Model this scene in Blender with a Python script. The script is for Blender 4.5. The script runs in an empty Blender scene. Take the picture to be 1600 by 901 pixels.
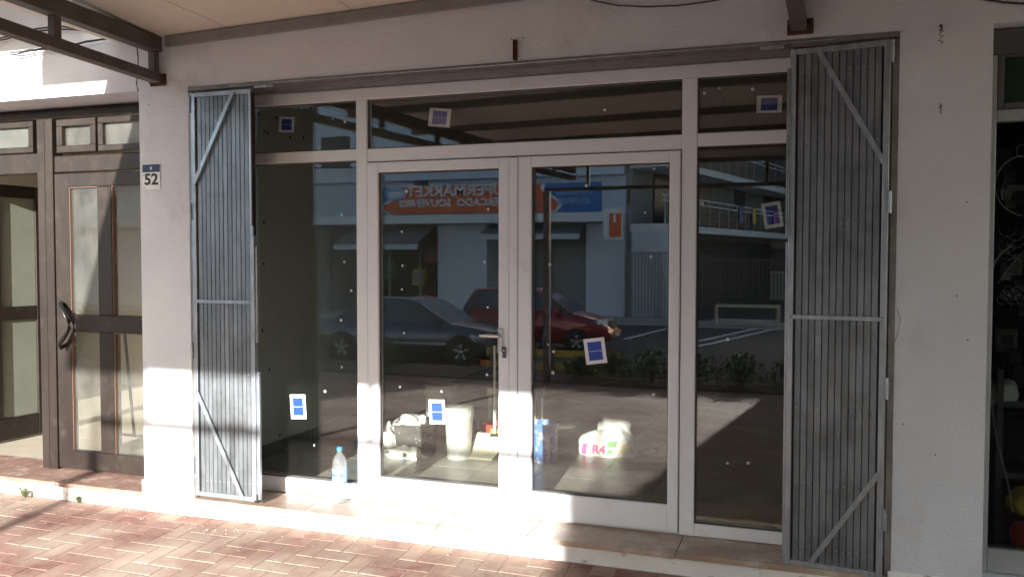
import bpy, bmesh, math, random
from mathutils import Vector, Matrix, Euler
random.seed(7)
S = bpy.context.scene
COL = S.collection
H = 1.76                       # eye height over the pavement

# ------------------------------------------------------------------ camera
YAW, PITCH, ROLL, FPX = math.radians(19.09), math.radians(-2.086), 0.00124, 1327.3
FW = Vector((-math.sin(YAW)*math.cos(PITCH), math.cos(YAW)*math.cos(PITCH), math.sin(PITCH)))
RT0 = Vector((math.cos(YAW), math.sin(YAW), 0)); UP0 = RT0.cross(FW)
RT = math.cos(ROLL)*RT0 + math.sin(ROLL)*UP0; UP = -math.sin(ROLL)*RT0 + math.cos(ROLL)*UP0
cd = bpy.data.cameras.new('camera'); cam = bpy.data.objects.new('camera', cd); COL.objects.link(cam)
cam.matrix_world = Matrix(((RT.x, UP.x, -FW.x, 0), (RT.y, UP.y, -FW.y, -5), (RT.z, UP.z, -FW.z, H), (0, 0, 0, 1)))
cd.sensor_width = 36; cd.lens = FPX/1600*36; cd.clip_start = 0.05; cd.clip_end = 800
S.camera = cam

# ------------------------------------------------------------------ light
SUN_A, SUN_E = 0.09, 0.265      # sun: sideways and upward run per metre of depth
sd = Vector((SUN_A, -1, SUN_E)).normalized()
elev = math.asin(sd.z); az = math.atan2(sd.x, sd.y)
W = bpy.data.worlds.new('World'); S.world = W; W.use_nodes = True
nt = W.node_tree; nt.nodes.clear()
sky = nt.nodes.new('ShaderNodeTexSky'); sky.sky_type = 'NISHITA'; sky.sun_disc = False
sky.sun_elevation = elev; sky.sun_rotation = az; sky.air_density = 1.0; sky.dust_density = 1.5
bg = nt.nodes.new('ShaderNodeBackground'); bg.inputs[1].default_value = 0.14
wo = nt.nodes.new('ShaderNodeOutputWorld')
nt.links.new(sky.outputs[0], bg.inputs[0]); nt.links.new(bg.outputs[0], wo.inputs[0])
sl = bpy.data.lights.new('sun', 'SUN'); sl.energy = 5.0; sl.angle = math.radians(0.53); sl.color = (1.0, 0.97, 0.92)
so = bpy.data.objects.new('sun', sl); COL.objects.link(so)
so.rotation_euler = (-sd).to_track_quat('-Z', 'Y').to_euler(); so.location = (2, -12, 8)
S.view_settings.view_transform = 'Standard'; S.view_settings.look = 'None'
S.view_settings.exposure = 1.7; S.view_settings.gamma = 1
S.cycles.max_bounces = 10; S.cycles.diffuse_bounces = 6; S.cycles.transparent_max_bounces = 24

# ------------------------------------------------------------------ helpers
def ray(px, py):
    return FW + (px-800)/FPX*RT - (py-450.5)/FPX*UP
def at(px, py, y=0.0):          # point of the plane y=const behind a photo pixel
    d = ray(px, py); t = (y+5)/d.y
    return Vector((0, -5, H)) + d*t
def atz(px, py, z=0.0):
    d = ray(px, py); t = (z-H)/d.z
    return Vector((0, -5, H)) + d*t
def mir(px, py, yv):            # real point seen in the shop glass at this pixel
    p = at(px, py, yv); return Vector((p.x, -yv, p.z))
def mirz(px, py, z=0.0):
    p = atz(px, py, z); return Vector((p.x, -p.y, p.z))

def link(o, parent=None):
    COL.objects.link(o)
    if parent is not None: o.parent = parent
    return o
def tag(o, label=None, cat=None, group=None, kind=None):
    if label: o['label'] = label
    if cat: o['category'] = cat
    if group: o['group'] = group
    if kind: o['kind'] = kind
    return o
def thing(name, label, cat, loc=(0, 0, 0), rz=0, group=None):
    o = bpy.data.objects.new(name, None); o.empty_display_size = .1
    o.location = loc; o.rotation_euler = (0, 0, rz); link(o)
    return tag(o, label, cat, group)

class MB:
    def __init__(s): s.v = []; s.f = []; s.mi = []; s.smooth = []
    def add(s, vs, fs, mi=0, smooth=False):
        n = len(s.v); s.v += [tuple(v) for v in vs]
        for f in fs: s.f.append([n+i for i in f]); s.mi.append(mi); s.smooth.append(smooth)
        return s
    def box(s, x0, x1, y0, y1, z0, z1, mi=0, M=None):
        vs = [Vector((x, y, z)) for z in (z0, z1) for y in (y0, y1) for x in (x0, x1)]
        if M is not None: vs = [M @ v for v in vs]
        return s.add(vs, [(0, 2, 3, 1), (4, 5, 7, 6), (0, 1, 5, 4), (2, 6, 7, 3), (0, 4, 6, 2), (1, 3, 7, 5)], mi)
    def cbox(s, x0, x1, y0, y1, z0, z1, c, mi=0):     # box with its front (-y) edges chamfered
        vs = [(x0+c, y0, z0+c), (x1-c, y0, z0+c), (x1-c, y0, z1-c), (x0+c, y0, z1-c),
              (x0, y0+c, z0), (x1, y0+c, z0), (x1, y0+c, z1), (x0, y0+c, z1),
              (x0, y1, z0), (x1, y1, z0), (x1, y1, z1), (x0, y1, z1)]
        fs = [(0, 1, 2, 3)]
        for a in (0, 4):
            for i in range(4):
                j = (i+1) % 4; fs.append((a+4+i, a+4+j, a+j, a+i))
        fs.append((11, 10, 9, 8))
        return s.add(vs, fs, mi)
    def bar(s, a, b, w, h, mi=0, up=(0, 0, 1)):        # rectangular bar from a to b
        a = Vector(a); b = Vector(b); d = (b-a).normalized(); u = Vector(up)
        sx = d.cross(u)
        if sx.length < 1e-4: sx = d.cross(Vector((0, 1, 0)))
        sx.normalize(); u = sx.cross(d).normalized()
        vs = []
        for p in (a, b):
            for i, j in ((-1, -1), (1, -1), (1, 1), (-1, 1)): vs.append(p+sx*i*w/2+u*j*h/2)
        return s.add(vs, [(0, 1, 2, 3), (7, 6, 5, 4), (0, 4, 5, 1), (1, 5, 6, 2), (2, 6, 7, 3), (3, 7, 4, 0)], mi)
    def tube(s, pts, r, n=8, mi=0):
        pts = [Vector(p) for p in pts]; rs = r if isinstance(r, (list, tuple)) else [r]*len(pts)
        vs = []; fs = []
        for i, p in enumerate(pts):
            d = (pts[min(i+1, len(pts)-1)]-pts[max(i-1, 0)]).normalized()
            x = d.cross(Vector((0.02, 0.05, 1)))
            if x.length < .08: x = d.cross(Vector((0, 1, 0)))
            x.normalize(); y = d.cross(x)
            for k in range(n):
                t = 2*math.pi*k/n; vs.append(p+(x*math.cos(t)+y*math.sin(t))*rs[i])
        for i in range(len(pts)-1):
            for k in range(n):
                fs.append((i*n+k, i*n+(k+1) % n, (i+1)*n+(k+1) % n, (i+1)*n+k))
        s.add(vs, fs, mi, True)
        s.add(vs[:n], [tuple(range(n-1, -1, -1))], mi); s.add(vs[-n:], [tuple(range(n))], mi)
        return s
    def lathe(s, prof, c=(0, 0, 0), n=24, mi=0, M=None, cap=True, sq=None):
        vs = []; fs = []
        for r, z in prof:
            for k in range(n):
                t = 2*math.pi*k/n; rr = r
                if sq: rr = r*(1+sq*(abs(math.cos(2*t))-.5)*-1)
                v = Vector((c[0]+rr*math.cos(t), c[1]+rr*math.sin(t), c[2]+z))
                vs.append(M @ v if M is not None else v)
        for i in range(len(prof)-1):
            for k in range(n): fs.append((i*n+k, i*n+(k+1) % n, (i+1)*n+(k+1) % n, (i+1)*n+k))
        s.add(vs, fs, mi, True)
        if cap:
            s.add(vs[:n], [tuple(range(n-1, -1, -1))], mi); s.add(vs[-n:], [tuple(range(n))], mi)
        return s
    def prism(s, poly, M, d, mi=0):                    # 2D outline extruded by d along the local z of M
        n = len(poly); vs = [M @ Vector((p[0], p[1], 0)) for p in poly]+[M @ Vector((p[0], p[1], d)) for p in poly]
        fs = [tuple(range(n-1, -1, -1)), tuple(range(n, 2*n))]+[(i, (i+1) % n, n+(i+1) % n, n+i) for i in range(n)]
        return s.add(vs, fs, mi)
    def mesh(s, name, mats):
        me = bpy.data.meshes.new(name); me.from_pydata(s.v, [], s.f)
        for m in (mats if isinstance(mats, (list, tuple)) else [mats]): me.materials.append(m)
        me.polygons.foreach_set('material_index', s.mi); me.polygons.foreach_set('use_smooth', s.smooth)
        me.validate(); me.update()
        return me
    def build(s, name, mats, parent=None, bevel=0, loc=None):
        o = bpy.data.objects.new(name, s.mesh(name, mats)); link(o, parent)
        if loc: o.location = loc
        if bevel:
            b = o.modifiers.new('bevel', 'BEVEL'); b.width = bevel; b.segments = 2; b.limit_method = 'ANGLE'
        return o

def xzM(origin, ex, ez):        # matrix whose local x,y run along ex,ez; local z = normal
    ex = Vector(ex).normalized(); ez = Vector(ez).normalized(); n = ex.cross(ez)
    o = Vector(origin)
    return Matrix(((ex.x, ez.x, n.x, o.x), (ex.y, ez.y, n.y, o.y), (ex.z, ez.z, n.z, o.z), (0, 0, 0, 1)))

def text_mesh(name, body, size, m, parent, M, depth=.002, align='CENTER', bold=0.0, sx=1.0):
    c = bpy.data.curves.new(name, 'FONT'); c.body = body; c.size = size; c.extrude = depth; c.offset = bold
    c.align_x = align; c.align_y = 'CENTER'; c.resolution_u = 3
    t = bpy.data.objects.new(name, c); COL.objects.link(t)
    dg = bpy.context.evaluated_depsgraph_get(); dg.update()
    me = bpy.data.meshes.new_from_object(t.evaluated_get(dg)); bpy.data.objects.remove(t)
    me.transform(Matrix.Diagonal((sx, 1, 1, 1))); me.transform(M)
    me.materials.clear(); me.materials.append(m)
    return link(bpy.data.objects.new(name, me), parent)

# ------------------------------------------------------------------ materials
def nodes(name):
    m = bpy.data.materials.new(name); m.use_nodes = True; n = m.node_tree; n.nodes.clear()
    out = n.nodes.new('ShaderNodeOutputMaterial'); return m, n, out
def N(n, t, **kw):
    x = n.nodes.new(t)
    for k, v in kw.items(): setattr(x, k, v)
    return x
def noise(n, scale, detail=6, rough=.6, vec=None, dist=0):
    x = N(n, 'ShaderNodeTexNoise'); x.inputs['Scale'].default_value = scale; x.inputs['Detail'].default_value = detail
    x.inputs['Roughness'].default_value = rough; x.inputs['Distortion'].default_value = dist
    if vec is not None: n.links.new(vec, x.inputs['Vector'])
    return x.outputs['Fac']
def ramp(n, fac, stops):
    r = N(n, 'ShaderNodeValToRGB'); n.links.new(fac, r.inputs[0]); el = r.color_ramp.elements
    el[0].position, el[0].color = stops[0][0], (*stops[0][1], 1) if len(stops[0][1]) == 3 else stops[0][1]
    el[1].position, el[1].color = stops[-1][0], (*stops[-1][1], 1)
    for p, c in stops[1:-1]:
        e = el.new(p); e.color = (*c, 1)
    return r.outputs[0]
def mix(n, fac, a, b, mode='MIX'):
    x = N(n, 'ShaderNodeMix', data_type='RGBA', blend_type=mode)
    for sock, v in ((0, fac), (6, a), (7, b)):
        if hasattr(v, 'is_linked') or hasattr(v, 'links'): n.links.new(v, x.inputs[sock])
        elif sock == 0: x.inputs[0].default_value = v
        else: x.inputs[sock].default_value = (*v, 1)
    return x.outputs[2]
def coords(n, scale=(1, 1, 1), world=False):
    if world:
        src = N(n, 'ShaderNodeNewGeometry').outputs['Position']
    else:
        src = N(n, 'ShaderNodeTexCoord').outputs['Object']
    mp = N(n, 'ShaderNodeMapping'); mp.inputs['Scale'].default_value = scale; n.links.new(src, mp.inputs[0])
    return mp.outputs[0]
def mat(name, c, rough=.6, metal=0, c2=None, sc=8, stretch=(1, 1, 1), bump=0, bsc=60, lo=.35, hi=.7, spec=.5,
        dirt=None, dsc=3, dlo=.55, dhi=.75, rvar=0, world=True, coat=0, trans=0, rand=0, alpha=None, emit=None):
    m, n, out = nodes(name); b = N(n, 'ShaderNodeBsdfPrincipled'); n.links.new(b.outputs[0], out.inputs[0])
    v = coords(n, stretch, world); col = None
    if c2:
        col = ramp(n, noise(n, sc, vec=v), [(lo, c), (hi, c2)])
    if dirt:
        col = mix(n, ramp(n, noise(n, dsc, 8, .65, vec=coords(n, (1, 1, 1), world)), [(dlo, (0, 0, 0)), (dhi, (1, 1, 1))]), col if col else c, dirt)
    if rand:
        oi = N(n, 'ShaderNodeObjectInfo'); hsv = N(n, 'ShaderNodeHueSaturation')
        mr = N(n, 'ShaderNodeMapRange'); mr.inputs[3].default_value = 1-rand; mr.inputs[4].default_value = 1+rand
        n.links.new(oi.outputs['Random'], mr.inputs[0]); n.links.new(mr.outputs[0], hsv.inputs['Value'])
        if col: n.links.new(col, hsv.inputs['Color'])
        else: hsv.inputs['Color'].default_value = (*c, 1)
        col = hsv.outputs[0]
    if col: n.links.new(col, b.inputs['Base Color'])
    else: b.inputs['Base Color'].default_value = (*c, 1)
    b.inputs['Roughness'].default_value = rough; b.inputs['Metallic'].default_value = metal
    b.inputs['Specular IOR Level'].default_value = spec; b.inputs['Coat Weight'].default_value = coat
    b.inputs['Coat Roughness'].default_value = .05; b.inputs['Transmission Weight'].default_value = trans
    if rvar:
        mr = N(n, 'ShaderNodeMapRange'); mr.inputs[3].default_value = max(0, rough-rvar); mr.inputs[4].default_value = rough+rvar
        n.links.new(noise(n, sc*1.7, vec=v), mr.inputs[0]); n.links.new(mr.outputs[0], b.inputs['Roughness'])
    if bump:
        bp = N(n, 'ShaderNodeBump'); bp.inputs['Strength'].default_value = bump; bp.inputs['Distance'].default_value = .01
        n.links.new(noise(n, bsc, 5, vec=coords(n, (1, 1, 1), world)), bp.inputs['Height']); n.links.new(bp.outputs[0], b.inputs['Normal'])
    if emit:
        b.inputs['Emission Color'].default_value = (*emit, 1); b.inputs['Emission Strength'].default_value = 1
    return m
def glass_mat(name, f0, tint=(.93, .95, .94), dust=0.0, grough=0.0):
    m, n, out = nodes(name); g = N(n, 'ShaderNodeNewGeometry'); d = N(n, 'ShaderNodeVectorMath', operation='DOT_PRODUCT')
    n.links.new(g.outputs['Normal'], d.inputs[0]); n.links.new(g.outputs['Incoming'], d.inputs[1])
    a = N(n, 'ShaderNodeMath', operation='ABSOLUTE'); n.links.new(d.outputs['Value'], a.inputs[0])
    s = N(n, 'ShaderNodeMath', operation='SUBTRACT'); s.inputs[0].default_value = 1; n.links.new(a.outputs[0], s.inputs[1])
    p = N(n, 'ShaderNodeMath', operation='POWER'); p.inputs[1].default_value = 5; n.links.new(s.outputs[0], p.inputs[0])
    q = N(n, 'ShaderNodeMath', operation='MULTIPLY_ADD'); q.inputs[1].default_value = 1-f0; q.inputs[2].default_value = f0
    n.links.new(p.outputs[0], q.inputs[0])
    t = N(n, 'ShaderNodeBsdfTransparent'); t.inputs[0].default_value = (*tint, 1)
    gl = N(n, 'ShaderNodeBsdfGlossy'); gl.inputs['Roughness'].default_value = grough
    mx = N(n, 'ShaderNodeMixShader'); n.links.new(q.outputs[0], mx.inputs[0]); n.links.new(t.outputs[0], mx.inputs[1]); n.links.new(gl.outputs[0], mx.inputs[2])
    last = mx.outputs[0]
    if dust:
        df = N(n, 'ShaderNodeBsdfDiffuse'); df.inputs[0].default_value = (.7, .68, .62, 1)
        m2 = N(n, 'ShaderNodeMixShader')
        fac = ramp(n, noise(n, 3, 8, .7, vec=coords(n, (1, 1, .6), True)), [(.35, (dust*.3,)*3), (.75, (dust,)*3)])
        n.links.new(fac, m2.inputs[0]); n.links.new(last, m2.inputs[1]); n.links.new(df.outputs[0], m2.inputs[2]); last = m2.outputs[0]
    n.links.new(last, out.inputs[0]); return m

M_ = {}
M_['plaster'] = mat('plaster', (.65, .67, .71), .9, c2=(.71, .73, .77), sc=2.2, bump=.75, bsc=75, dirt=(.50, .48, .49), dsc=1.7, dlo=.55, dhi=.85, spec=.2)
M_['plaster_white'] = mat('plaster_white', (.80, .78, .75), .9, c2=(.86, .85, .83), sc=3, bump=.4, bsc=70, dirt=(.36, .31, .27), dsc=11, dlo=.55, dhi=.68, spec=.2)
M_['pvc'] = mat('pvc', (.80, .82, .86), .35, c2=(.83, .85, .89), sc=2, dirt=(.70, .66, .63), dsc=5, dlo=.6, dhi=.8)
M_['pvc_gap'] = mat('pvc_gap', (.10, .09, .09), .7)
M_['galv'] = mat('galvanised_steel', (.19, .21, .225), .42, .7, c2=(.29, .315, .335), sc=14, stretch=(1, 1, .25), bump=.12, bsc=60, rvar=.12, rand=.14, dirt=(.13, .135, .14), dsc=4, dlo=.5, dhi=.75)
M_['galv2'] = mat('galvanised_frame', (.34, .37, .40), .38, .75, c2=(.50, .54, .58), sc=25, stretch=(1, 1, .3), bump=.08, bsc=70, rvar=.12)
M_['track'] = mat('track_steel', (.20, .19, .19), .5, .6, c2=(.30, .29, .28), sc=9, bump=.08, bsc=80)
M_['canopy_steel'] = mat('canopy_steel', (.105, .085, .075), .62, .15, c2=(.15, .125, .11), sc=6, dirt=(.06, .045, .04), dsc=8)
M_['canopy_sheet'] = mat('canopy_sheet', (.62, .57, .49), .6, c2=(.68, .63, .55), sc=1.5, dirt=(.48, .43, .36), dsc=2)
M_['brown'] = mat('brown_aluminium', (.017, .0115, .009), .42, .05, c2=(.032, .023, .018), sc=4, stretch=(1, 1, .3), dirt=(.042, .033, .027), dsc=9, dlo=.54, dhi=.72, rvar=.1)
M_['brown_dark'] = mat('dark_aluminium', (.03, .022, .018), .4, .2)
M_['copper'] = mat('orange_gasket', (.15, .085, .06), .5)
M_['sill'] = mat('terracotta_slab', (.34, .235, .175), .38, c2=(.46, .36, .28), sc=5, dirt=(.62, .54, .44), dsc=6, dlo=.5, dhi=.72, bump=.1, bsc=50, rvar=.1)
M_['sill_brown'] = mat('terracotta_brown', (.22, .12, .09), .6, c2=(.32, .2, .16), sc=6, dirt=(.5, .42, .34), dsc=7, dlo=.52, dhi=.7)
M_['paver'] = mat('paver', (.21, .095, .078), .8, c2=(.29, .15, .12), sc=12, dirt=(.44, .35, .28), dsc=1.3, dlo=.38, dhi=.62, bump=.3, bsc=90, rand=.08, spec=.25)
M_['mortar'] = mat('mortar', (.40, .28, .22), .9, c2=(.32, .22, .17), sc=10, bump=.3, bsc=150)
M_['asphalt'] = mat('asphalt', (.05, .05, .052), .85, c2=(.075, .074, .074), sc=2, bump=.4, bsc=200)
M_['paint_white'] = mat('road_paint', (.62, .62, .60), .7, c2=(.75, .75, .73), sc=20)
M_['kerb'] = mat('kerb_stone', (.36, .35, .33), .8, c2=(.45, .44, .42), sc=6)
M_['floor_tile'] = mat('floor_tile', (.30, .29, .26), .35, c2=(.38, .37, .33), sc=3, dirt=(.48, .46, .41), dsc=3, dlo=.5, dhi=.75, rand=.05)
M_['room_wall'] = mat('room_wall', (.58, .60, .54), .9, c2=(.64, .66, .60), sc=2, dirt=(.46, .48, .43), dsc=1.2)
M_['room_dark'] = mat('room_dark', (.10, .10, .09), .9)  # on the shop room's right wall, back wall and ceiling, shade put into the colour
M_['beige_wall'] = mat('beige_wall', (.40, .37, .31), .9, c2=(.46, .43, .37), sc=2)
M_['beige_floor'] = mat('beige_floor', (.44, .39, .31), .6, c2=(.52, .46, .37), sc=5)
M_['shop_glass'] = glass_mat('shop_glass', .10, (.94, .96, .94), .007)
M_['brown_glass'] = glass_mat('side_glass', .08, (.84, .86, .84), .10)
M_['dark_glass'] = glass_mat('right_glass', .05, (.7, .72, .72))
M_['frost'] = mat('frosted_glass', (.22, .235, .20), .4, c2=(.26, .28, .24), sc=3)
M_['white'] = mat('white_enamel', (.80, .80, .79), .4)
M_['paper'] = mat('sticker_paper', (.74, .74, .78), .5)
M_['blue'] = mat('sticker_blue', (.012, .055, .36), .45)
M_['navy'] = mat('plate_navy', (.02, .03, .10), .4)
M_['black'] = mat('black_paint', (.015, .015, .016), .5)
M_['blackplastic'] = mat('black_plastic', (.045, .043, .04), .5, c2=(.09, .085, .08), sc=9, dirt=(.70, .68, .64), dsc=22, dlo=.60, dhi=.66)
M_['plasterwhite'] = mat('dried_plaster', (.74, .72, .67), .95, c2=(.82, .80, .76), sc=15, bump=.5, bsc=60)
M_['bucket'] = mat('bucket_plastic', (.66, .65, .60), .45, c2=(.74, .73, .69), sc=6, dirt=(.5, .48, .44), dsc=12)
M_['cream'] = mat('cream_board', (.66, .60, .45), .6, c2=(.72, .66, .52), sc=8)
M_['red'] = mat('red_plastic', (.60, .06, .035), .4)
M_['orangebox'] = mat('orange_top', (.62, .20, .10), .6)
M_['yellow'] = mat('yellow_plastic', (.65, .45, .05), .5)
M_['green'] = mat('green_print', (.12, .35, .08), .6)
M_['pink'] = mat('pink_print', (.70, .05, .22), .6)
M_['cyan'] = mat('cyan_plastic', (.05, .35, .50), .4)
M_['bluebkt'] = mat('blue_bucket', (.08, .18, .50), .5, c2=(.12, .25, .58), sc=10, dirt=(.75, .76, .76), dsc=16, dlo=.5, dhi=.6)
M_['chrome'] = mat('chrome', (.75, .75, .76), .2, 1)
M_['satin'] = mat('satin_handle', (.62, .60, .60), .3, .7)
M_['iron'] = mat('dark_iron', (.035, .03, .028), .35, .6)
M_['rust'] = mat('rusty_iron', (.12, .05, .03), .8, .2, c2=(.06, .03, .02), sc=40)
M_['cable'] = mat('black_cable', (.02, .02, .02), .6)
M_['leaf'] = mat('leaf', (.06, .11, .02), .6, c2=(.11, .17, .04), sc=30, rand=.2)
M_['leaf_dark'] = mat('hedge_leaf', (.05, .10, .02), .5, c2=(.09, .15, .04), sc=5)
M_['stem'] = mat('stem', (.12, .08, .04), .8)
M_['soil'] = mat('soil', (.10, .07, .05), .95, c2=(.15, .11, .08), sc=8, bump=.5, bsc=30)
M_['bld'] = mat('building_render', (.60, .66, .74), .85, c2=(.64, .70, .78), sc=1, dirt=(.52, .57, .64), dsc=.5)
M_['bld_grey'] = mat('building_grey', (.26, .27, .27), .85, c2=(.30, .31, .31), sc=.8)
M_['bld_white'] = mat('slab_white', (.78, .80, .82), .7)
M_['bld_sand'] = mat('building_sand', (.45, .40, .33), .9, c2=(.50, .45, .38), sc=.6)
M_['window_dark'] = mat('window_dark', (.02, .024, .03), .35, spec=.4)
M_['shopdark'] = mat('shop_dark', (.03, .032, .032), .6)
M_['awning'] = mat('awning_cloth', (.16, .17, .17), .8)
M_['sign_orange'] = mat('sign_orange', (.72, .14, .05), .5)
M_['sign_blue'] = mat('sign_blue', (.03, .16, .50), .5)
M_['sign_lightblue'] = mat('sign_lightblue', (.20, .45, .72), .5)
M_['rail'] = mat('railing_paint', (.55, .58, .62), .5)
M_['gate'] = mat('gate_paint', (.30, .31, .30), .5, .3)
M_['car_blue'] = mat('car_dark_blue', (.07, .09, .13), .25, .5, coat=1)
M_['car_red'] = mat('car_red', (.36, .015, .015), .3, .2, coat=1)
M_['carglass'] = mat('car_glass', (.02, .03, .035), .05, spec=1)
M_['windscreen'] = mat('windscreen', (.10, .16, .19), .05, spec=1)
M_['tyre'] = mat('tyre', (.02, .02, .02), .85)
M_['rim'] = mat('wheel_rim', (.6, .61, .63), .35, .6)
M_['lamp_clear'] = mat('headlight', (.55, .56, .58), .08, .3, spec=1)
M_['lamp_amber'] = mat('amber_lens', (.6, .22, .03), .2)
M_['plate'] = mat('number_plate', (.7, .7, .68), .4)
M_['shade_blind'] = mat('shade_canvas', (.07, .065, .06), .9, c2=(.09, .08, .075), sc=3)
M_['bottle'] = glass_mat('bottle_plastic', .12, (.72, .80, .86), .22)
M_['label'] = mat('bottle_label', (.22, .42, .78), .4)
M_['cap'] = mat('bottle_cap', (.05, .30, .72), .4)

# ------------------------------------------------------------------ ground
def sheet(name, x0, x1, y0, y1, z, m, parent=None):
    o = MB().add([(x0, y0, z), (x1, y0, z), (x1, y1, z), (x0, y1, z)], [(0, 1, 2, 3)]).build(name, m, parent); return o
SLP = .05; RZ = -.62                       # the pavement falls towards the road
def gz(y): return SLP*min(0, y+.30)
tag(sheet('ground', -400, 400, -400, 400, RZ-.03, M_['asphalt']), kind='structure')
tag(sheet('road', -60, 60, -24.6, -10.85, RZ, M_['asphalt']), kind='structure')
YK = -10.7
b_ = MB(); zk = gz(YK)
b_.add([(-30, YK, zk-.0035), (30, YK, zk-.0035), (30, -.30, -.0035), (-30, -.30, -.0035), (-30, .2, -.0035), (30, .2, -.0035), (-30, YK, -.7), (30, YK, -.7), (30, .2, -.7), (-30, .2, -.7)],
       [(0, 1, 2, 3), (3, 2, 5, 4), (6, 7, 1, 0), (9, 6, 0, 3, 4), (7, 8, 5, 2, 1)])
pav = b_.build('pavement', M_['mortar']); tag(pav, kind='structure')
kerb = MB().box(-30, 30, -10.85, YK-.001, RZ-.02, zk).build('kerb', M_['kerb'], bevel=.02); tag(kerb, kind='structure')
far_pav = MB().box(-40, 40, -27, -24.6, RZ-.02, RZ+.12).build('far_pavement', M_['kerb']); tag(far_pav, kind='structure')
# road markings on the far side, seen mirrored in the glass
rm = MB()
for (a, b) in (((1092, 533), (1222, 504)), ((1092, 541), (1226, 510)), ((1092, 511), (1226, 515)), ((978, 508), (1046, 505)), ((975, 530), (1046, 512))):
    p = mirz(*a, RZ+.004); q = mirz(*b, RZ+.004); rm.bar(p, q, .2, .002)
tag(rm.build('road_marking', M_['paint_white']), kind='structure')

# herringbone pavers: nearest ones as parts, the rest joined
u = .125; g = .0030; rnd = random.Random(3)
def paver_mesh(w, d, k):
    b = MB(); c = .004; h = .012
    b.add([(-w/2, -d/2, -h), (w/2, -d/2, -h), (w/2, d/2, -h), (-w/2, d/2, -h),
           (-w/2+c, -d/2+c, 0), (w/2-c, -d/2+c, 0), (w/2-c, d/2-c, 0), (-w/2+c, d/2-c, 0)],
          [(0, 1, 5, 4), (1, 2, 6, 5), (2, 3, 7, 6), (3, 0, 4, 7), (4, 5, 6, 7)])
    return b.mesh('paver', M_['paver'])
pmH = paver_mesh(2*u-2*g, u-2*g, 0); pmV = paver_mesh(u-2*g, 2*u-2*g, 1)
pl = []
for i in range(-64, 40):
    for j in range(0, 84):
        k = (i+j) % 4
        x = i*u; y = -.30-j*u-u
        if k == 0: pl.append((x+u, y+u/2, 0))
        elif k == 2: pl.append((x+u/2, y, 1))
        elif k == 3 and j == 0: pass
pl = [p for p in pl if p[1] > YK+.1]
def vis(p): 
    d = Vector((p[0], p[1], 0))-Vector((0, -5, H)); w = d.dot(FW)
    if w < .3: return 99
    x = 800+FPX*d.dot(RT)/w; yy = 450.5-FPX*d.dot(UP)/w
    return (0 if -30 < x < 1640 and yy < 930 else 50)+w
pl.sort(key=vis)
rest = MB()
for n_, (x, y, o_) in enumerate(pl):
    dz = rnd.uniform(-.0014, .0006)+gz(y); sl_ = SLP if y < -.36 else 0
    if n_ < 290:
        o = bpy.data.objects.new('paver', pmV if o_ else pmH); o.location = (x, y, dz)
        o.rotation_euler = (sl_+rnd.uniform(-.010, .010), rnd.uniform(-.010, .010), rnd.uniform(-.014, .014)); link(o, pav)
    else:
        w, d = ((u-2*g, 2*u-2*g) if o_ else (2*u-2*g, u-2*g)); c = .004
        e_ = sl_*d/2
        rest.add([(x-w/2, y-d/2, -.012+dz-e_), (x+w/2, y-d/2, -.012+dz-e_), (x+w/2, y+d/2, -.012+dz+e_), (x-w/2, y+d/2, -.012+dz+e_),
                  (x-w/2+c, y-d/2+c, dz-e_), (x+w/2-c, y-d/2+c, dz-e_), (x+w/2-c, y+d/2-c, dz+e_), (x-w/2+c, y+d/2-c, dz+e_)],
                 [(0, 1, 5, 4), (1, 2, 6, 5), (2, 3, 7, 6), (3, 0, 4, 7), (4, 5, 6, 7)])
tag(rest.build('paver_field', M_['paver'], pav), kind='stuff')
# grit and crumbs of mortar by the step
gr = MB()
for k in range(260):
    x = rnd.uniform(-6.2, -1); y = -.31-abs(rnd.gauss(0, .22)); s_ = rnd.uniform(.002, .006)
    if rnd.random() < .25: x = rnd.gauss(-3.55, .12); y = rnd.gauss(-.5, .05)
    vs = [Vector((x, y, s_*.5+gz(y)))+Vector((rnd.uniform(-1, 1), rnd.uniform(-1, 1), rnd.uniform(-.4, .6)))*s_ for _ in range(5)]
    gr.add(vs, [(0, 1, 2), (0, 2, 3), (0, 3, 4), (1, 2, 3), (1, 3, 4), (0, 1, 4)])
tag(gr.build('grit', M_['plasterwhite']), 'pale crumbs of plaster scattered on the paving below the step', 'debris', kind='stuff')

# ------------------------------------------------------------------ facade
ZS = .13                                   # top of the step
XL, XR = -3.92, .43                        # shop opening
fac = thing('shop_building', 'pale plastered shop building with a white step and wide glazed opening', 'building', (-2, 0, 0))
fx = -fac.location.x
YF, YB = -.30, .12
OT = 2.895
w = MB()
w.box(-4.33+fx, XL+fx, YF, YB, .0, OT); w.box(XR+fx, .845+fx, YF, YB, .0, OT)
w.box(-9+fx, 6+fx, YF, YB, OT, 4.6)
w.box(-9+fx, -7.6+fx, YF, YB, 0, OT)
w.box(4.2+fx, 6+fx, YF, YB, 0, OT)
o = w.build('wall', M_['plaster'], fac)
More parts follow.
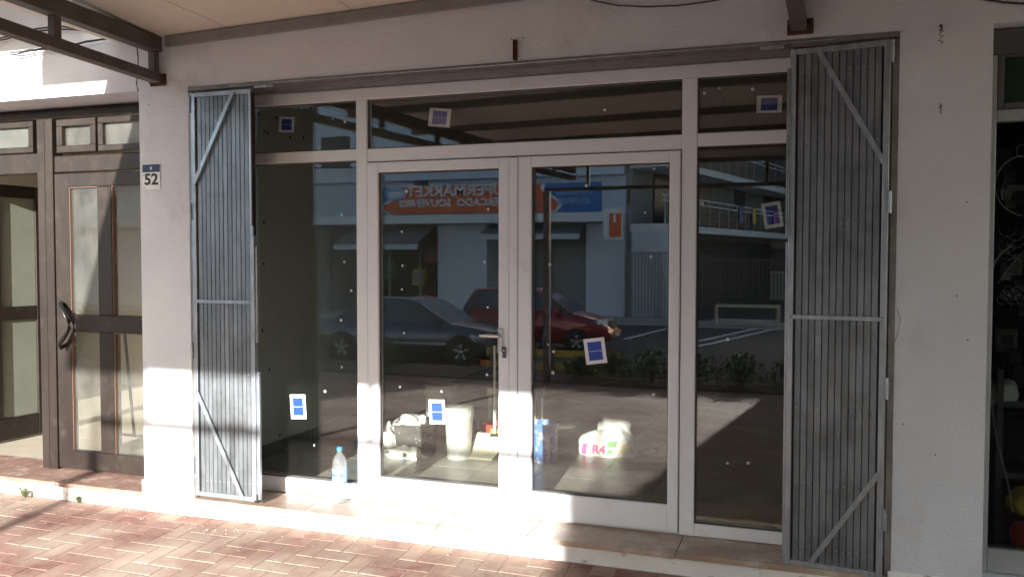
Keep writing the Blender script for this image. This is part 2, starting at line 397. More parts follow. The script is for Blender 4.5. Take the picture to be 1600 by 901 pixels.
# step: white riser and terracotta slabs
rb = MB(); rb.box(XL+.001+fx, XR-.001+fx, -.296, .2, 0, .098); rb.box(-7.6+fx, -4.332+fx, -.292, .3, 0, .098); rb.box(.846+fx, 4.2+fx, -.29, .2, 0, .17)
def rough_edge(o, amt):
    sd_ = o.modifiers.new('sub', 'SUBSURF'); sd_.subdivision_type = 'SIMPLE'; sd_.levels = 5; sd_.render_levels = 5
rb.build('step_riser', M_['plaster_white'], fac)
xs = [XL+.003, -3.05, -2.1, -1.53, -.66, XR-.003]
for i in range(5):
    b = MB().box(xs[i]+.001+fx, xs[i+1]-.001+fx, -.325+[.0, -.003, .002, -.002, .003][i], .14, .099, ZS)
    b.build('step_slab', M_['sill'], fac, bevel=.004)
x = -7.6
while x < -4.4:
    x2 = min(x+.62, -4.335)
    MB().box(x+.002+fx, x2-.002+fx, -.315, .2, .099, ZS).build('step_slab', M_['sill_brown'], fac, bevel=.004); x = x2
for s_, (a, b) in enumerate(((-4.345, -3.905), (.415, .86))):
    MB().box(a+fx, b+fx, -.31, -.302, 0, .22 if s_ == 0 else .16).build('plinth', M_['plaster_white'], fac, bevel=.004)
# brackets of rust / crack marks as thin fillets of mortar
cr = MB()
p0 = Vector((at(1395, 530, -.301)))
pts = [at(x, y, -.3005) for x, y in ((1401, 480), (1407, 500), (1403, 520), (1398, 534))]
cr.tube([Vector((p.x+fx, p.y, p.z)) for p in pts], .0012, 5)
cr.build('plaster_crack', M_['pvc_gap'], fac)
cr = MB()
pts = [at(x, y, -.3005) for x, y in ((214, 75), (216, 92), (215, 118), (213, 130), (216, 143))]
cr.tube([Vector((p.x+fx, p.y, p.z)) for p in pts], .004, 5)
cr.build('plaster_crack', M_['rust'], fac)
for (px_, py_) in ((1511, 316), (1512, 531), (1411, 662), (1495, 462), (277, 63), (284, 64), (293, 62), (799, 62), (817, 60), (233, 164), (1461, 710)):
    p = at(px_, py_, -.3005); MB().lathe([(.004, 0), (.004, .0008)], n=8, M=Matrix.Translation((p.x+fx, p.y, p.z)) @ Matrix.Rotation(math.pi/2, 4, 'X')).build('wall_hole', M_['black'], fac)
# upper storey above the canopy (keeps the sky off, never in frame)
MB().box(-9+fx, 6+fx, YF+.002, 6, 4.6, 8).build('upper_wall', M_['plaster'], fac)
# side and back walls of the rooms
room = MB()
room.box(-4.25+fx, -4.13+fx, .12, 6.5, .1, 3.25)
room.build('room_wall', M_['room_wall'], fac)
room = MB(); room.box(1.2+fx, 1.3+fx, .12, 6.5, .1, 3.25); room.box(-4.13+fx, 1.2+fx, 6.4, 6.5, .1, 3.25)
room.build('room_wall', M_['room_dark'], fac)  # darker colour than the left wall, stands in for the room's shade
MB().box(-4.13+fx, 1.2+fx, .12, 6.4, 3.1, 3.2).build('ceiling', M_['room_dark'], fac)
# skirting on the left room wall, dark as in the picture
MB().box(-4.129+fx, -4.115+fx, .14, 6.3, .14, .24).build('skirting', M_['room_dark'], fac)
flo = MB().box(-4.13, 1.2, .12, 6.4, .05, .128).build('floor', M_['mortar']); tag(flo, kind='structure')
tw = .45
tm = MB().box(-tw/2+.0015, tw/2-.0015, -tw/2+.0015, tw/2-.0015, 0, .008).mesh('floor_tile', M_['floor_tile'])
for i in range(11):
    for j in range(13):
        o = bpy.data.objects.new('floor_tile', tm); o.location = (-3.90+i*tw, .35+j*tw, .130+rnd.uniform(-.0006, .0006)); link(o, flo)
# drill marks on left room wall
for (px_, py_) in ((404, 178), (466, 169), (486, 169), (413, 205), (418, 208), (453, 215), (474, 215), (431, 184), (412, 347), (412, 412), (410, 516), (421, 577), (437, 679)):
    d = ray(px_, py_); t = -4.128/d.x; p = Vector((0, -5, H))+d*t
    MB().lathe([(.013, 0), (.013, .0015)], n=9, M=Matrix.Translation((p.x+fx, p.y, p.z)) @ Matrix.Rotation(math.pi/2, 4, 'Y')).build('drill_mark', M_['black'], fac)
# pale strip along the inside of the threshold
tag(MB().box(-1.45, .40, .20, .68, .1385, .152).build('cardboard_strip', M_['beige_floor'], bevel=.003), 'pale textured strip of board lying on the floor inside the right window', 'board')

# ------------------------------------------------------------------ glazed shopfront
sf = thing('glazed_shopfront', 'white framed glass shopfront with double doors and top lights', 'shopfront', (-1.73, 0, ZS))
SX, SZ = 1.73, -ZS
def Z(z): return z+H                       # heights measured from eye level
FD = .065
def pv(x0, x1, z0, z1, y0=0.0, y1=FD, name='frame_rail', c=.004, m='pvc', parent=sf):
    return MB().cbox(x0+SX, x1+SX, y0, y1, z0+SZ, z1+SZ, c).build(name, M_[m], parent)
zb, zt = .14, Z(1.112)
pv(XL+.004, XR-.004, Z(1.034), zt)                                   # head
pv(XL+.004, -2.823, .133, Z(-1.522)); pv(-.602, XR-.004, .133, Z(-1.555))   # foot rails of the side lights
pv(-2.740, -.690, .1305, .1415, .01, .06)                            # threshold
pv(-2.823, -2.741, .133, Z(1.034)-.0005, -.002, FD, 'mullion'); pv(-.689, -.602, .133, Z(1.034)-.0005, -.002, FD, 'mullion')
pv(XL+.004, XL+.06, Z(-1.522), Z(1.034)-.0005, name='jamb'); pv(XR-.06, XR-.004, Z(-1.555), Z(1.034)-.0005, name='jamb')
for a, b in ((XL+.06, -2.8235), (-.6015, XR-.06)): pv(a, b, Z(.64), Z(.715), name='transom')
pv(-2.7405, -.6895, Z(.627), Z(.712), name='transom')
def pane(x0, x1, z0, z1, name='glass_pane', parent=sf, y=.030):
    o = MB().box(x0+SX-.004, x1+SX+.004, y, y+.02, z0+SZ-.004, z1+SZ+.004).build(name, M_['shop_glass'], parent)
    # glazing bead around the glass
    return o
def bead(x0, x1, z0, z1, parent, y=.024):
    b = MB(); t = .006
    for q in ((x0, x1, z0, z0+t), (x0, x1, z1-t, z1), (x0, x0+t, z0+t, z1-t), (x1-t, x1, z0+t, z1-t)):
        b.box(q[0]+SX, q[1]+SX, y-.012, y+.005, q[2]+SZ, q[3]+SZ)
    b.build('gasket', M_['pvc_gap'], parent)
g_tl = pane(XL+.06, -2.823, Z(.715), Z(1.034)); g_tc = pane(-2.741, -.689, Z(.712), Z(1.034)); g_tr = pane(-.602, XR-.06, Z(.715), Z(1.034))
g_l = pane(XL+.06, -2.823, Z(-1.522), Z(.64)); g_r = pane(-.602, XR-.06, Z(-1.555), Z(.64))
for q in ((XL+.06, -2.823, Z(.715), Z(1.034)), (-2.741, -.689, Z(.712), Z(1.034)), (-.602, XR-.06, Z(.715), Z(1.034)), (XL+.06, -2.823, Z(-1.522), Z(.64)), (-.602, XR-.06, Z(-1.555), Z(.64))): bead(*q, sf)
def leaf(x0, x1, gx0, gx1):
    e = MB().cbox(x0+SX, gx0+SX, -.012, .05, .145+SZ, Z(.620)+SZ, .005)
    e.cbox(gx1+SX, x1+SX, -.012, .05, .145+SZ, Z(.620)+SZ, .005)
    e.cbox(gx0+SX-.0005, gx1+SX+.0005, -.0118, .05, .145+SZ, Z(-1.455)+SZ, .004)
    e.cbox(gx0+SX-.0005, gx1+SX+.0005, -.0118, .05, Z(.555)+SZ, Z(.620)+SZ, .004)
    d = e.build('door', M_['pvc'], sf)
    gp = pane(gx0, gx1, Z(-1.455), Z(.555), parent=d, y=.022); bead(gx0, gx1, Z(-1.455), Z(.555), d, .016)
    return d, gp
dl, g_dl = leaf(-2.736, -1.745, -2.656, -1.816); tag(dl, 'left door leaf with the lever handle')
dr, g_dr = leaf(-1.688, -.694, -1.600, -.757); tag(dr, 'right door leaf without a handle')
pv(-1.743, -1.690, .145, Z(.618), -.016, .05, 'meeting_strip')
gapm = MB()
for x in (-2.7385, -1.744, -1.689, -.6915): gapm.box(x-.0012+SX, x+.0012+SX, .004, .03, .145+SZ, Z(.62)+SZ)
gapm.box(-2.736+SX, -.694+SX, .004, .03, Z(.621)+SZ, Z(.6255)+SZ)
gapm.build('door_gap', M_['black'], sf)
# lever handle and cylinder
hp = at(782, 524, -.012); hx, hz = hp.x+SX, hp.z+SZ
hd = MB().cbox(hx-.016, hx+.016, -.026, -.012, hz-.105, hz+.045, .006)
hd.lathe([(.012, 0), (.010, .03)], n=12, M=Matrix.Translation((hx, -.026, hz)) @ Matrix.Rotation(math.pi/2, 4, 'X'))
hd.tube([(hx+.004, -.055, hz), (hx-.02, -.060, hz+.001), (hx-.07, -.060, hz+.002), (hx-.122, -.056, hz)], [.010, .0115, .010, .008], 10)
hd.build('door_handle', M_['satin'], dl)
lk = at(789, 550, -.012); MB().cbox(lk.x+SX-.013, lk.x+SX+.011, -.030, -.0265, lk.z+SZ-.034, lk.z+SZ+.034, .003).lathe([(.008, 0), (.008, .004)], n=10, M=Matrix.Translation((lk.x+SX, -.029, lk.z+SZ+.012)) @ Matrix.Rotation(math.pi/2, 4, 'X')).build('lock', M_['blackplastic'], dl)
MB().lathe([(.0055, 0), (.0055, .006)], n=10, M=Matrix.Translation((lk.x+SX, -.030, lk.z+SZ+.012)) @ Matrix.Rotation(math.pi/2, 4, 'X')).build('lock_cylinder', M_['satin'], dl)

# stickers on the panes (size from the photograph)
def sticker(cx, cy, wpx, hpx, rot, parent, y, lab):
    p = at(cx, cy, y); q = at(cx+wpx, cy, y); ww = (q-p).length; q = at(cx, cy+hpx, y); hh = (q-p).length
    M = Matrix.Translation((p.x+SX, y, p.z+SZ)) @ Matrix.Rotation(-rot, 4, 'Y')
    b = MB().box(-ww/2, ww/2, -.0012, 0, -hh/2, hh/2, 0, M)
    b.box(-ww*.33, ww*.33, -.0018, -.0013, -hh*.36, hh*.36, 1, M)
    # small white lettering squiggle across the middle
    for k in range(9):
        x = -ww*.28+k*ww*.065
        b.box(x, x+ww*.035, -.0024, -.0019, -hh*.008-(k % 3)*hh*.008, hh*.012, 0, M)
    o = b.build('blue_sticker', [M_['paper'], M_['blue']], parent); return o
YS = .0295; YD = .0215; YI = .0540
for a in ((448, 195, 24, 24, -.06, g_tl, YI), (687, 184, 34, 29, -.12, g_tc, YI), (1202, 163, 40, 27, -.03, g_tr, YI),
          (466, 635, 24, 38, .06, g_l, YS), (683, 643, 25, 38, .04, g_dl, YD), (930, 548, 33, 40, .14, g_dr, YD), (1207, 336, 30, 40, .16, g_r, YI)):
    sticker(*a, '')
tmesh = {}
for (cx, cy, pr, y) in ((635, 299, g_dl, YD), (761, 262, g_dl, YD), (763, 327, g_dl, YD), (628, 362, g_dl, YD), (757, 409, g_dl, YD), (629, 415, g_dl, YD), (628, 452, g_dl, YD), (762, 480, g_dl, YD), (631, 520, g_dl, YD), (761, 585, g_dl, YD), (625, 604, g_dl, YD),
                        (690, 611, g_dl, YD), (859, 413, g_dr, YD), (865, 549, g_dr, YD), (856, 538, g_dr, YD), (864, 582, g_dr, YD), (1022, 264, g_dr, YD), (1008, 332, g_dr, YD), (1017, 401, g_dr, YD), (1021, 616, g_dr, YD), (1023, 703, g_dr, YD), (916, 290, g_dr, YD),
                        (1124, 138, g_tr, YS), (1101, 146, g_tr, YS), (1176, 140, g_tr, YS), (945, 172, g_tc, YS), (539, 190, g_tl, YS), (520, 186, g_tl, YS), (498, 231, g_tl, YS), (534, 336, g_l, YS), (538, 409, g_l, YS),
                        (533, 500, g_l, YS), (534, 573, g_l, YS), (508, 611, g_l, YS), (491, 695, g_l, YS), (549, 454, g_l, YS), (1097, 318, g_r, YS), (1137, 530, g_r, YS), (1172, 631, g_r, YS), (1169, 723, g_r, YS), (1137, 723, g_r, YS)):
    r_ = rnd.uniform(-.8, .8); p = at(cx, cy, y); s_ = .0072+rnd.uniform(-.0018, .0015)
    M = Matrix.Translation((p.x+SX, y, p.z+SZ)) @ Matrix.Rotation(r_, 4, 'Y')
    MB().box(-s_, s_, -.0012, -.0002, -s_, s_, 0, M).box(-s_*.4, s_*.4, -.0018, -.0013, -s_*.4, s_*.4, 1, M).build('paper_tag', [M_['paper'], M_['bld_grey']], pr)

# ------------------------------------------------------------------ head track of the shutters
tr = thing('shutter_track', 'long dark steel guide track running above the white shopfront frame', 'track', ((XL+XR)/2, -.2, Z(1.13)))
tx, tz = -(XL+XR)/2, -Z(1.13)
MB().box(XL+.012+tx, XR-.012+tx, -.08, -.03, Z(1.100)+tz, Z(1.125)+tz).build('track_channel', M_['track'], tr)
MB().box(XL+.012+tx, XR-.012+tx, -.028, .19, Z(1.113)+tz, Z(1.130)+tz).build('track_plate', M_['track'], tr)
MB().box(XL+.002+tx, XR-.002+tx, -.105, -.082, Z(1.106)+tz, OT-.001+tz).build('angle_iron', M_['track'], tr)
MB().tube([(XL+.35+tx, -.112, Z(1.118)+tz), (XR-.3+tx, -.112, Z(1.118)+tz)], .0035, 6).build('runner_rod', M_['galv2'], tr)
for px_ in (390, 1225):
    p = at(px_, 140 if px_ < 800 else 80, -.33)
    MB().box(p.x+(.03 if px_ < 800 else -.12)+tx, p.x+(.17 if px_ < 800 else 0)+tx, -.128, -.113, Z(1.088)+tz, Z(1.108)+tz).box(p.x+(.12 if px_ < 800 else -.1)+tx, p.x+(.14 if px_ < 800 else -.08)+tx, -.136, -.129, Z(1.09)+tz, Z(1.105)+tz).build('roller_carriage', M_['galv2'], tr, bevel=.003)
MB().box(XL+.001+tx, XL+.030+tx, -.098, -.02, .135+tz, Z(1.10)+tz).build('jamb_angle', M_['track'], tr)
MB().box(XR-.030+tx, XR-.001+tx, -.098, -.02, .135+tz, Z(1.10)+tz).build('jamb_angle', M_['track'], tr)

# ------------------------------------------------------------------ folding shutters
def shutter(name_label, loc, rz, wd, z0, z1, nsl, flip, tubes=(.022, .022)):
    """local: x from 0 to wd, front face at y=0, z in metres above the ground"""
    t = thing('folding_shutter', name_label, 'shutter', (loc[0], loc[1], 0), rz)
    a, b = tubes; x0, x1 = a, wd-b
    MB().box(0, a, 0, .035, z0, z1).build('frame_post', M_['galv2'], t, bevel=.003)
    MB().box(wd-b, wd, 0, .035, z0, z1).build('frame_post', M_['galv2'], t, bevel=.003)
    MB().box(a+.0005, wd-b-.0005, .001, .034, z0, z0+.030).build('frame_rail', M_['galv2'], t, bevel=.002)
    MB().box(a+.0005, wd-b-.0005, .001, .034, z1-.028, z1).build('frame_rail', M_['galv2'], t, bevel=.002)
    n = nsl; sw = (x1-x0-.016)/n; zs0, zs1 = z0+.031, z1-.029
    h = zs1-zs0
    b_ = MB(); e = .0013; k = .0018                        # one pressed slat, folded edges
    P = [(e, .014), (e, .004), (e+k, 0), (sw-e-k, 0), (sw-e, .004), (sw-e, .014)]
    vs = [(x, y, 0) for x, y in P]+[(x, y, h) for x, y in P]
    b_.add(vs, [(i, i+1, i+7, i+6) for i in range(5)]+[(5, 0, 6, 11), (0, 5, 4, 3, 2, 1), (6, 7, 8, 9, 10, 11)])
    me = b_.mesh('slat', M_['galv'])
    for i in range(n):
        o = bpy.data.objects.new('slat', me); o.location = (x0+.008+i*sw, .012+rnd.uniform(0, .0015), zs0); link(o, t)
    MB().box(x0, x1, .028, .031, zs0, zs1).build('backing_sheet', M_['black'], t)
    rv = MB()
    for zz in (.04, .165, .31, .49, .665, .82, .955):
        zq = z0+(z1-z0)*zz
        for i in range(n):
            rv.lathe([(.0050, 0), (.0038, .003), (.001, .004)], n=6, M=Matrix.Translation((x0+.008+(i+.5)*sw, .0125, zq+rnd.uniform(-.001, .001))) @ Matrix.Rotation(math.pi/2, 4, 'X'))
    tag(rv.build('rivets', M_['galv2'], t), kind='stuff')
    zc = z0+(z1-z0)*.487
    bb = MB().box(.006, wd-.006, -.009, -.001, zc-.011, zc+.011)
    for x in (.018, wd-.018): bb.lathe([(.009, 0), (.008, .004), (.002, .006)], n=8, M=Matrix.Translation((x, -.009, zc)) @ Matrix.Rotation(math.pi/2, 4, 'X'))
    bb.build('cross_bar', M_['galv2'], t, bevel=.001)
    xa, xb = (.72, .04) if flip else (.28, .955)            # diagonal braces
    zt_ = z1-.03; zl = z1-(z1-z0)*.225
    MB().bar((wd*xa, -.005, z1-.012), (wd*xb, -.005, zl), .006, .026, up=(0, 0, 1)).build('brace', M_['galv2'], t)
    zl2 = z0+(z1-z0)*(.20 if not flip else .265)
    MB().bar((wd*(1-xa if not flip else .82)*(.35 if not flip else 1), -.005, z0+.012), (wd*xb, -.005, zl2), .006, .026).build('brace', M_['galv2'], t)
    return t
# left leaf
lz0, lz1 = Z(-1.603), Z(1.085)
shl = shutter('narrower left folding steel shutter beside house number pillar, lower part in sun', (-3.872, -.335), 0, .470, lz0, lz1, 12, True, (.030, .018))
# second folded panel behind the first and the edge hardware
MB().box(.02, .440, .038, .056, lz0+.01, lz1-.01).build('folded_panel', M_['galv'], shl)
MB().box(.02, .420, .058, .075, lz0+.01, lz1-.01).build('folded_panel', M_['galv'], shl)
MB().box(.4705, .476, .006, .036, lz0, lz1-.02).build('edge_strip', M_['black'], shl)
MB().box(.462, .492, -.012, .02, lz0+.015, at(395, 368, -.33).z).box(.478, .506, .0, .03, at(395, 535, -.33).z, at(395, 385, -.33).z).build('lock_channel', M_['galv2'], shl, bevel=.002)
MB().box(.493, .515, .0, .022, lz0+.015, at(395, 580, -.33).z).build('lock_channel', M_['galv2'], shl, bevel=.002)
MB().box(.468, .480, .0, .012, at(395, 368, -.33).z, at(395, 360, -.33).z+.03).build('bolt', M_['galv2'], shl)
MB().box(.476, .500, -.006, .03, lz0-.004, lz0+.05).build('foot_guide', M_['black'], shl)
# right leaf, a few degrees ajar
pR = at(1222, 490, -.27); rzR = math.atan2(-.06, .47)
rz0, rz1 = Z(-1.640), Z(1.090)
shr = shutter('wider right folding steel shutter in shade beside the blank plaster pillar', (-.092, -.272), rzR, .482, rz0, rz1, 12, False, (.030, .030))
MB().box(.02, .46, .045, .075, rz0+.01, rz1-.01).build('folded_panel', M_['galv'], shr)
MB().box(-.012, -.001, .004, .060, rz0+.01, at(1228, 378, -.27).z).build('edge_strip', M_['galv2'], shr, bevel=.002)
MB().tube([(-.004, -.008, at(1228, 370, -.27).z), (-.004, -.008, rz1-.1)], .010, 8).build('edge_tube', M_['galv'], shr)
for t_, xh, zz in ((shl, -.008, (1.01, .30, -.62, -1.40)), (shr, .490, (1.03, .28, -.66, -1.33))):
    for z_ in zz:
        hb = MB().tube([(xh, -.004, Z(z_)-.055), (xh, -.004, Z(z_)+.055)], .0085, 8)
        hb.box(xh-.012, xh+.012, .004, .010, Z(z_)-.03, Z(z_)+.03); hb.tube([(xh, -.004, Z(z_)-.003), (xh, -.004, Z(z_)+.003)], .0105, 8)
        hb.build('hinge', M_['galv2'], t_)

# ------------------------------------------------------------------ brown aluminium entrance on the left
bw = thing('brown_entrance', 'brown aluminium glazed entrance doors left of the house number pillar', 'entrance', (-5.9, 0, ZS))
bx, bz = 5.9, -ZS
def br(x0, x1, z0, z1, y0=.0, y1=.07, name='frame_member', parent=bw, m='brown', c=.006):
    return MB().cbox(x0+bx, x1+bx, y0, y1, z0+bz, z1+bz, c).build(name, M_[m], parent)
lint = Z(1.10)
br(-7.6, -4.332, Z(1.105), OT-.001, .05, .09, 'header', m='brown_dark')
br(-7.6, -4.332, Z(1.050), Z(1.104), .0, .07)
br(-5.572, -5.422, .131, Z(1.049), -.02, .08, 'post')
br(-5.500, -5.492, .133, Z(1.045), -.024, -.019, 'post_groove', m='brown_dark', c=.001)
br(-7.6, -5.573, Z(.64), Z(.795), name='transom_rail'); br(-5.421, -4.332, Z(.640), Z(.765), name='transom_rail')
# top lights: right bay has two sashes
def sash(x0, x1, z0, z1, t=.05, y0=-.012, glass='brown_glass'):
    s_ = MB()
    for q in ((x0, x1, z0, z0+t), (x0, x1, z1-t, z1), (x0, x0+t, z0+t, z1-t), (x1-t, x1, z0+t, z1-t)):
        s_.cbox(q[0]+bx, q[1]+bx, y0, .05, q[2]+bz, q[3]+bz, .004)
    o = s_.build('sash', M_['brown'], bw)
    MB().box(x0+t+bx-.003, x1-t+bx+.003, .02, .03, z0+t+bz-.003, z1-t+bz+.003).build('glass_pane', M_[glass], o)
    return o
sash(-5.375, -5.000, Z(.785), Z(1.035), .052, -.02); sash(-4.985, -4.55, Z(.785), Z(1.035), .045); sash(-4.54, -4.335, Z(.785), Z(1.035), .03)
sash(-6.35, -5.62, Z(.800), Z(1.04), .045); sash(-7.2, -6.36, Z(.800), Z(1.04), .045)
# closed door leaf
dx0, dx1 = -5.415, -4.335
dd = MB()
for q in ((dx0, -5.275, .145, Z(.630)), (-4.40, dx1, .145, Z(.630)), (-5.2745, -4.4005, .145, Z(-1.475)), (-5.2745, -4.4005, Z(.525), Z(.630)),
          (-5.2745, -4.4005, Z(-.565), Z(-.435)), (-5.005, -4.868, Z(-.4345), Z(.5245)), (-5.005, -4.868, Z(-1.4745), Z(-.5655))):
    dd.cbox(q[0]+bx, q[1]+bx, -.01, .045, q[2]+bz, q[3]+bz, .006)
bd = dd.build('door', M_['brown'], bw)
gk = MB()
for (a, b) in ((-5.2745, -5.0055), (-4.8675, -4.4005)):
    for (c, d) in ((Z(-.4345), Z(.5245)), (Z(-1.4745), Z(-.5655))):
        MB().box(a+bx, b+bx, .018, .026, c+bz, d+bz).build('glass_pane', M_['brown_glass'], bd)
        gk.box(a+bx, a+.005+bx, -.004, .017, c+bz, d+bz); gk.box(a+.0055+bx, b+bx, -.004, .017, d-.005+bz, d+bz)
gk.build('gasket', M_['copper'], bd)
# bent tube pull handle
hh = MB()
pts = [at(95, 470, -.03), at(94, 472, -.09), at(104, 500, -.11), at(116, 524, -.11), at(106, 538, -.10), at(94, 543, -.09), at(92, 540, -.03)]
pts = [at(97, 472, -.0), at(94, 476, -.07), at(98, 486, -.09), at(108, 502, -.09), at(108, 512, -.09), at(101, 526, -.09), at(92, 538, -.085), at(95, 543, -.07), at(108, 536, .0)]
hh.tube([Vector((p.x+bx, p.y, p.z+bz)) for p in pts], .0155, 10)
pts = [at(97, 472, -.0), at(108, 486, -.01), at(118, 503, -.02), at(119, 516, -.02), at(108, 538, -.005)]
hh.tube([Vector((p.x+bx, p.y-.02, p.z+bz)) for p in pts], .010, 8)
hh.build('pull_handle', M_['iron'], bd)
# open leaf inside the left bay
a0 = Vector((-6.66, .02, 0)); dr_ = Vector((.063, .998, 0)); nL = 1.0
ol = bpy.data.objects.new('open_door', None); link(ol, bw); ol.location = (a0.x+bx, a0.y, 0); ol.rotation_euler = (0, 0, math.atan2(dr_.y, dr_.x))
q_ = MB()
for q in ((0, .14, .15, Z(.63)), (.86, 1.0, .15, Z(.63)), (.1405, .8595, .15, Z(-1.42)), (.1405, .8595, Z(.52), Z(.63)), (.1405, .8595, Z(-.56), Z(-.44)), (.44, .52, Z(-1.4195), Z(-.5605)), (.44, .52, Z(-.4395), Z(.5195))):
    q_.cbox(q[0], q[1], 0, .045, q[2]+bz, q[3]+bz, .005)
q_.build('door_frame', M_['brown'], ol)
for a, b in ((.1405, .4395), (.5205, .8595)):
    for c, d in ((Z(-.4395), Z(.5195)), (Z(-1.4195), Z(-.5605))): MB().box(a, b, .018, .026, c+bz, d+bz).build('glass_pane', M_['frost'], ol)
# hallway behind
hall = thing('hallway', 'beige hallway walls seen through the brown entrance doors', 'hallway', (-6, 2, .1))
MB().box(-4.26+6, -4.251+6, -1.88, 1.6, 0, 3.2).build('side_wall', M_['beige_wall'], hall)
MB().box(-9+6, -4.26+6, 1.6, 1.7, 0, 3.2).build('back_wall', M_['beige_wall'], hall)
MB().box(-9.1+6, -9+6, -1.88, 1.7, 0, 3.2).build('side_wall', M_['beige_wall'], hall)
MB().box(-9+6, -4.26+6, -1.88, 1.6, 3.1, 3.2).build('ceiling', M_['beige_wall'], hall)
hf = MB().box(-9, -4.26, .12, 3.6, .05, .128).build('hallway_floor', M_['beige_floor']); tag(hf, kind='structure')
MB().box(-5.6+6, -4.5+6, 1.585, 1.599, .03, .2).build('skirting', M_['brown'], hall)
# bent metal racks in the hallway
for k, (xc, yc) in enumerate(((-5.55, .75), (-5.02, .75))):
    rk = thing('metal_stand', 'thin bent metal stand behind the %s glass pane of the brown door' % ('left' if k == 0 else 'right'), 'stand', (xc, yc, .13), group='metal stands inside the brown entrance')
    MB().box(-.012, .012, -.006, .006, 0, 1.10).build('upright', M_['iron'], rk)
    for s_ in (-1, 1):
        MB().bar((s_*.06, 0, 1.02), (s_*.15, 0, .12), .012, .022).build('leg', M_['iron'], rk)
    MB().box(-.15, .10, -.008, .008, 1.03, 1.05).build('crosspiece', M_['iron'], rk)
    MB().box(-.20, .16, -.008, .008, .10, .12).build('crosspiece', M_['iron'], rk)

# ------------------------------------------------------------------ house number plate
p = at(237, 276, -.302); np_ = thing('house_number_plate', 'enamel house number plate 52 with navy band on the pillar', 'number plate', (p.x, -.302, p.z), 0)
wN = .150; hN = .172
MB().box(-wN/2, wN/2, -.004, 0, -hN/2, hN/2).build('plate', M_['white'], np_, bevel=.0015)
MB().box(-wN/2+.002, wN/2-.002, -.0052, -.0043, hN/2-.056, hN/2-.004).build('navy_band', M_['navy'], np_)
text_mesh('numerals', '52', .105, M_['black'], np_, Matrix.Translation((0, -.0055, -.022)) @ Matrix.Rotation(math.pi/2, 4, 'X'), .0008, bold=.0030, sx=1.12)
sh = [(0, .013), (.009, .009), (.008, -.004), (0, -.012), (-.008, -.004), (-.009, .009)]
MB().prism(sh, xzM((0, -.0056, .055), (1, 0, 0), (0, 0, 1)), .0008).build('crest', M_['rail'], np_)
for x, z in ((-.062, .008), (.062, .008), (.062, .072), (-.062, -.072)): MB().lathe([(.004, 0), (.003, .002)], n=8, M=Matrix.Translation((x, -.0052, z)) @ Matrix.Rotation(math.pi/2, 4, 'X')).build('screw', M_['rust'], np_)

# small iron bits and cables on the wall
p = at(806, 95, -.3); tag(MB().box(-.008, .010, -.022, 0, -.0, .115).box(-.008, -.004, -.034, -.022, 0, .115).build('iron_stub', M_['rust'], loc=(p.x, -.3, p.z)), 'short upright rusty steel stub fixed above the middle of the opening', 'bracket')
def hook(cx, cy, big, lab):
    p = at(cx, cy, -.3); b = MB(); s_ = 1 if big else .5
    b.tube([(0, 0, 0), (0, -.03*s_, .002), (.004, -.04*s_, -.014*s_), (-.006, -.035*s_, -.03*s_)], .005*s_, 6)
    r2 = random.Random(int(cx))
    pt = [(0, -.035*s_, -.02*s_)]
    for k in range(9): pt.append((.012*s_*math.sin(k*1.9), -.03*s_+.006*math.cos(k*2.3), -.02*s_-.009*s_*k))
    b.tube(pt, .0022, 5)
    tag(b.build('wall_hook', M_['rust'], loc=(p.x, -.3, p.z)), lab, 'hook')
hook(1469, 42, True, 'rusty hook with a twist of wire high on the right pillar')
hook(1469, 164, False, 'tiny rusty wire loop lower on the right pillar')
def cable(pts, r, lab, wig=0):
    P = [at(x, y, -.315) for x, y in pts]; Q = []
    for i in range(len(P)-1):
        for k in range(6):
            t = k/6; Q.append(P[i].lerp(P[i+1], t))
    Q.append(P[-1]); o0 = Q[0].copy()
    tag(MB().tube([q-o0 for q in Q], r, 6).build('cable', M_['cable'], loc=tuple(o0)), lab, 'cable')
cable(((590, 6), (680, 3), (780, -3), (860, -10)), .005, 'black cable running along the wall just under the canopy')
cable(((905, -6), (930, 2), (965, 9), (1010, 11), (1060, 9), (1100, 4), (1135, -2)), .004, 'thin black cable sagging in a shallow loop below the canopy')
cable(((1500, -10), (1535, -1), (1570, 4), (1640, 9)), .005, 'black cable crossing the top of the right pillar')

# ------------------------------------------------------------------ canopy
SK = .166
cn = thing('canopy', 'steel framed canopy with pale ceiling panels and lattice side beams over the shop', 'canopy', (-2.1, -3.3, 0))
cx_, cy_ = 2.1, 3.3
def C3(x, y, z): return Vector((x+cx_, y+cy_, z))
YFR = -9.1; D0 = -.3; YSD = -6.6
def cz(y): return Z(1.478)+(y-D0)/(YFR-D0)*.14                       # underside of the panels
LXE, RX = -4.50, -.02
def tz(x, y): return .028*(x+4.1)*max(0, 1-(D0-y)/(D0-YFR))      # the roof rises a little to the right along the wall
def member(a, b, w_, h_, name='beam'):
    MB().bar(C3(*a), C3(*b), w_, h_).build(name, M_['canopy_steel'], cn, bevel=.004)
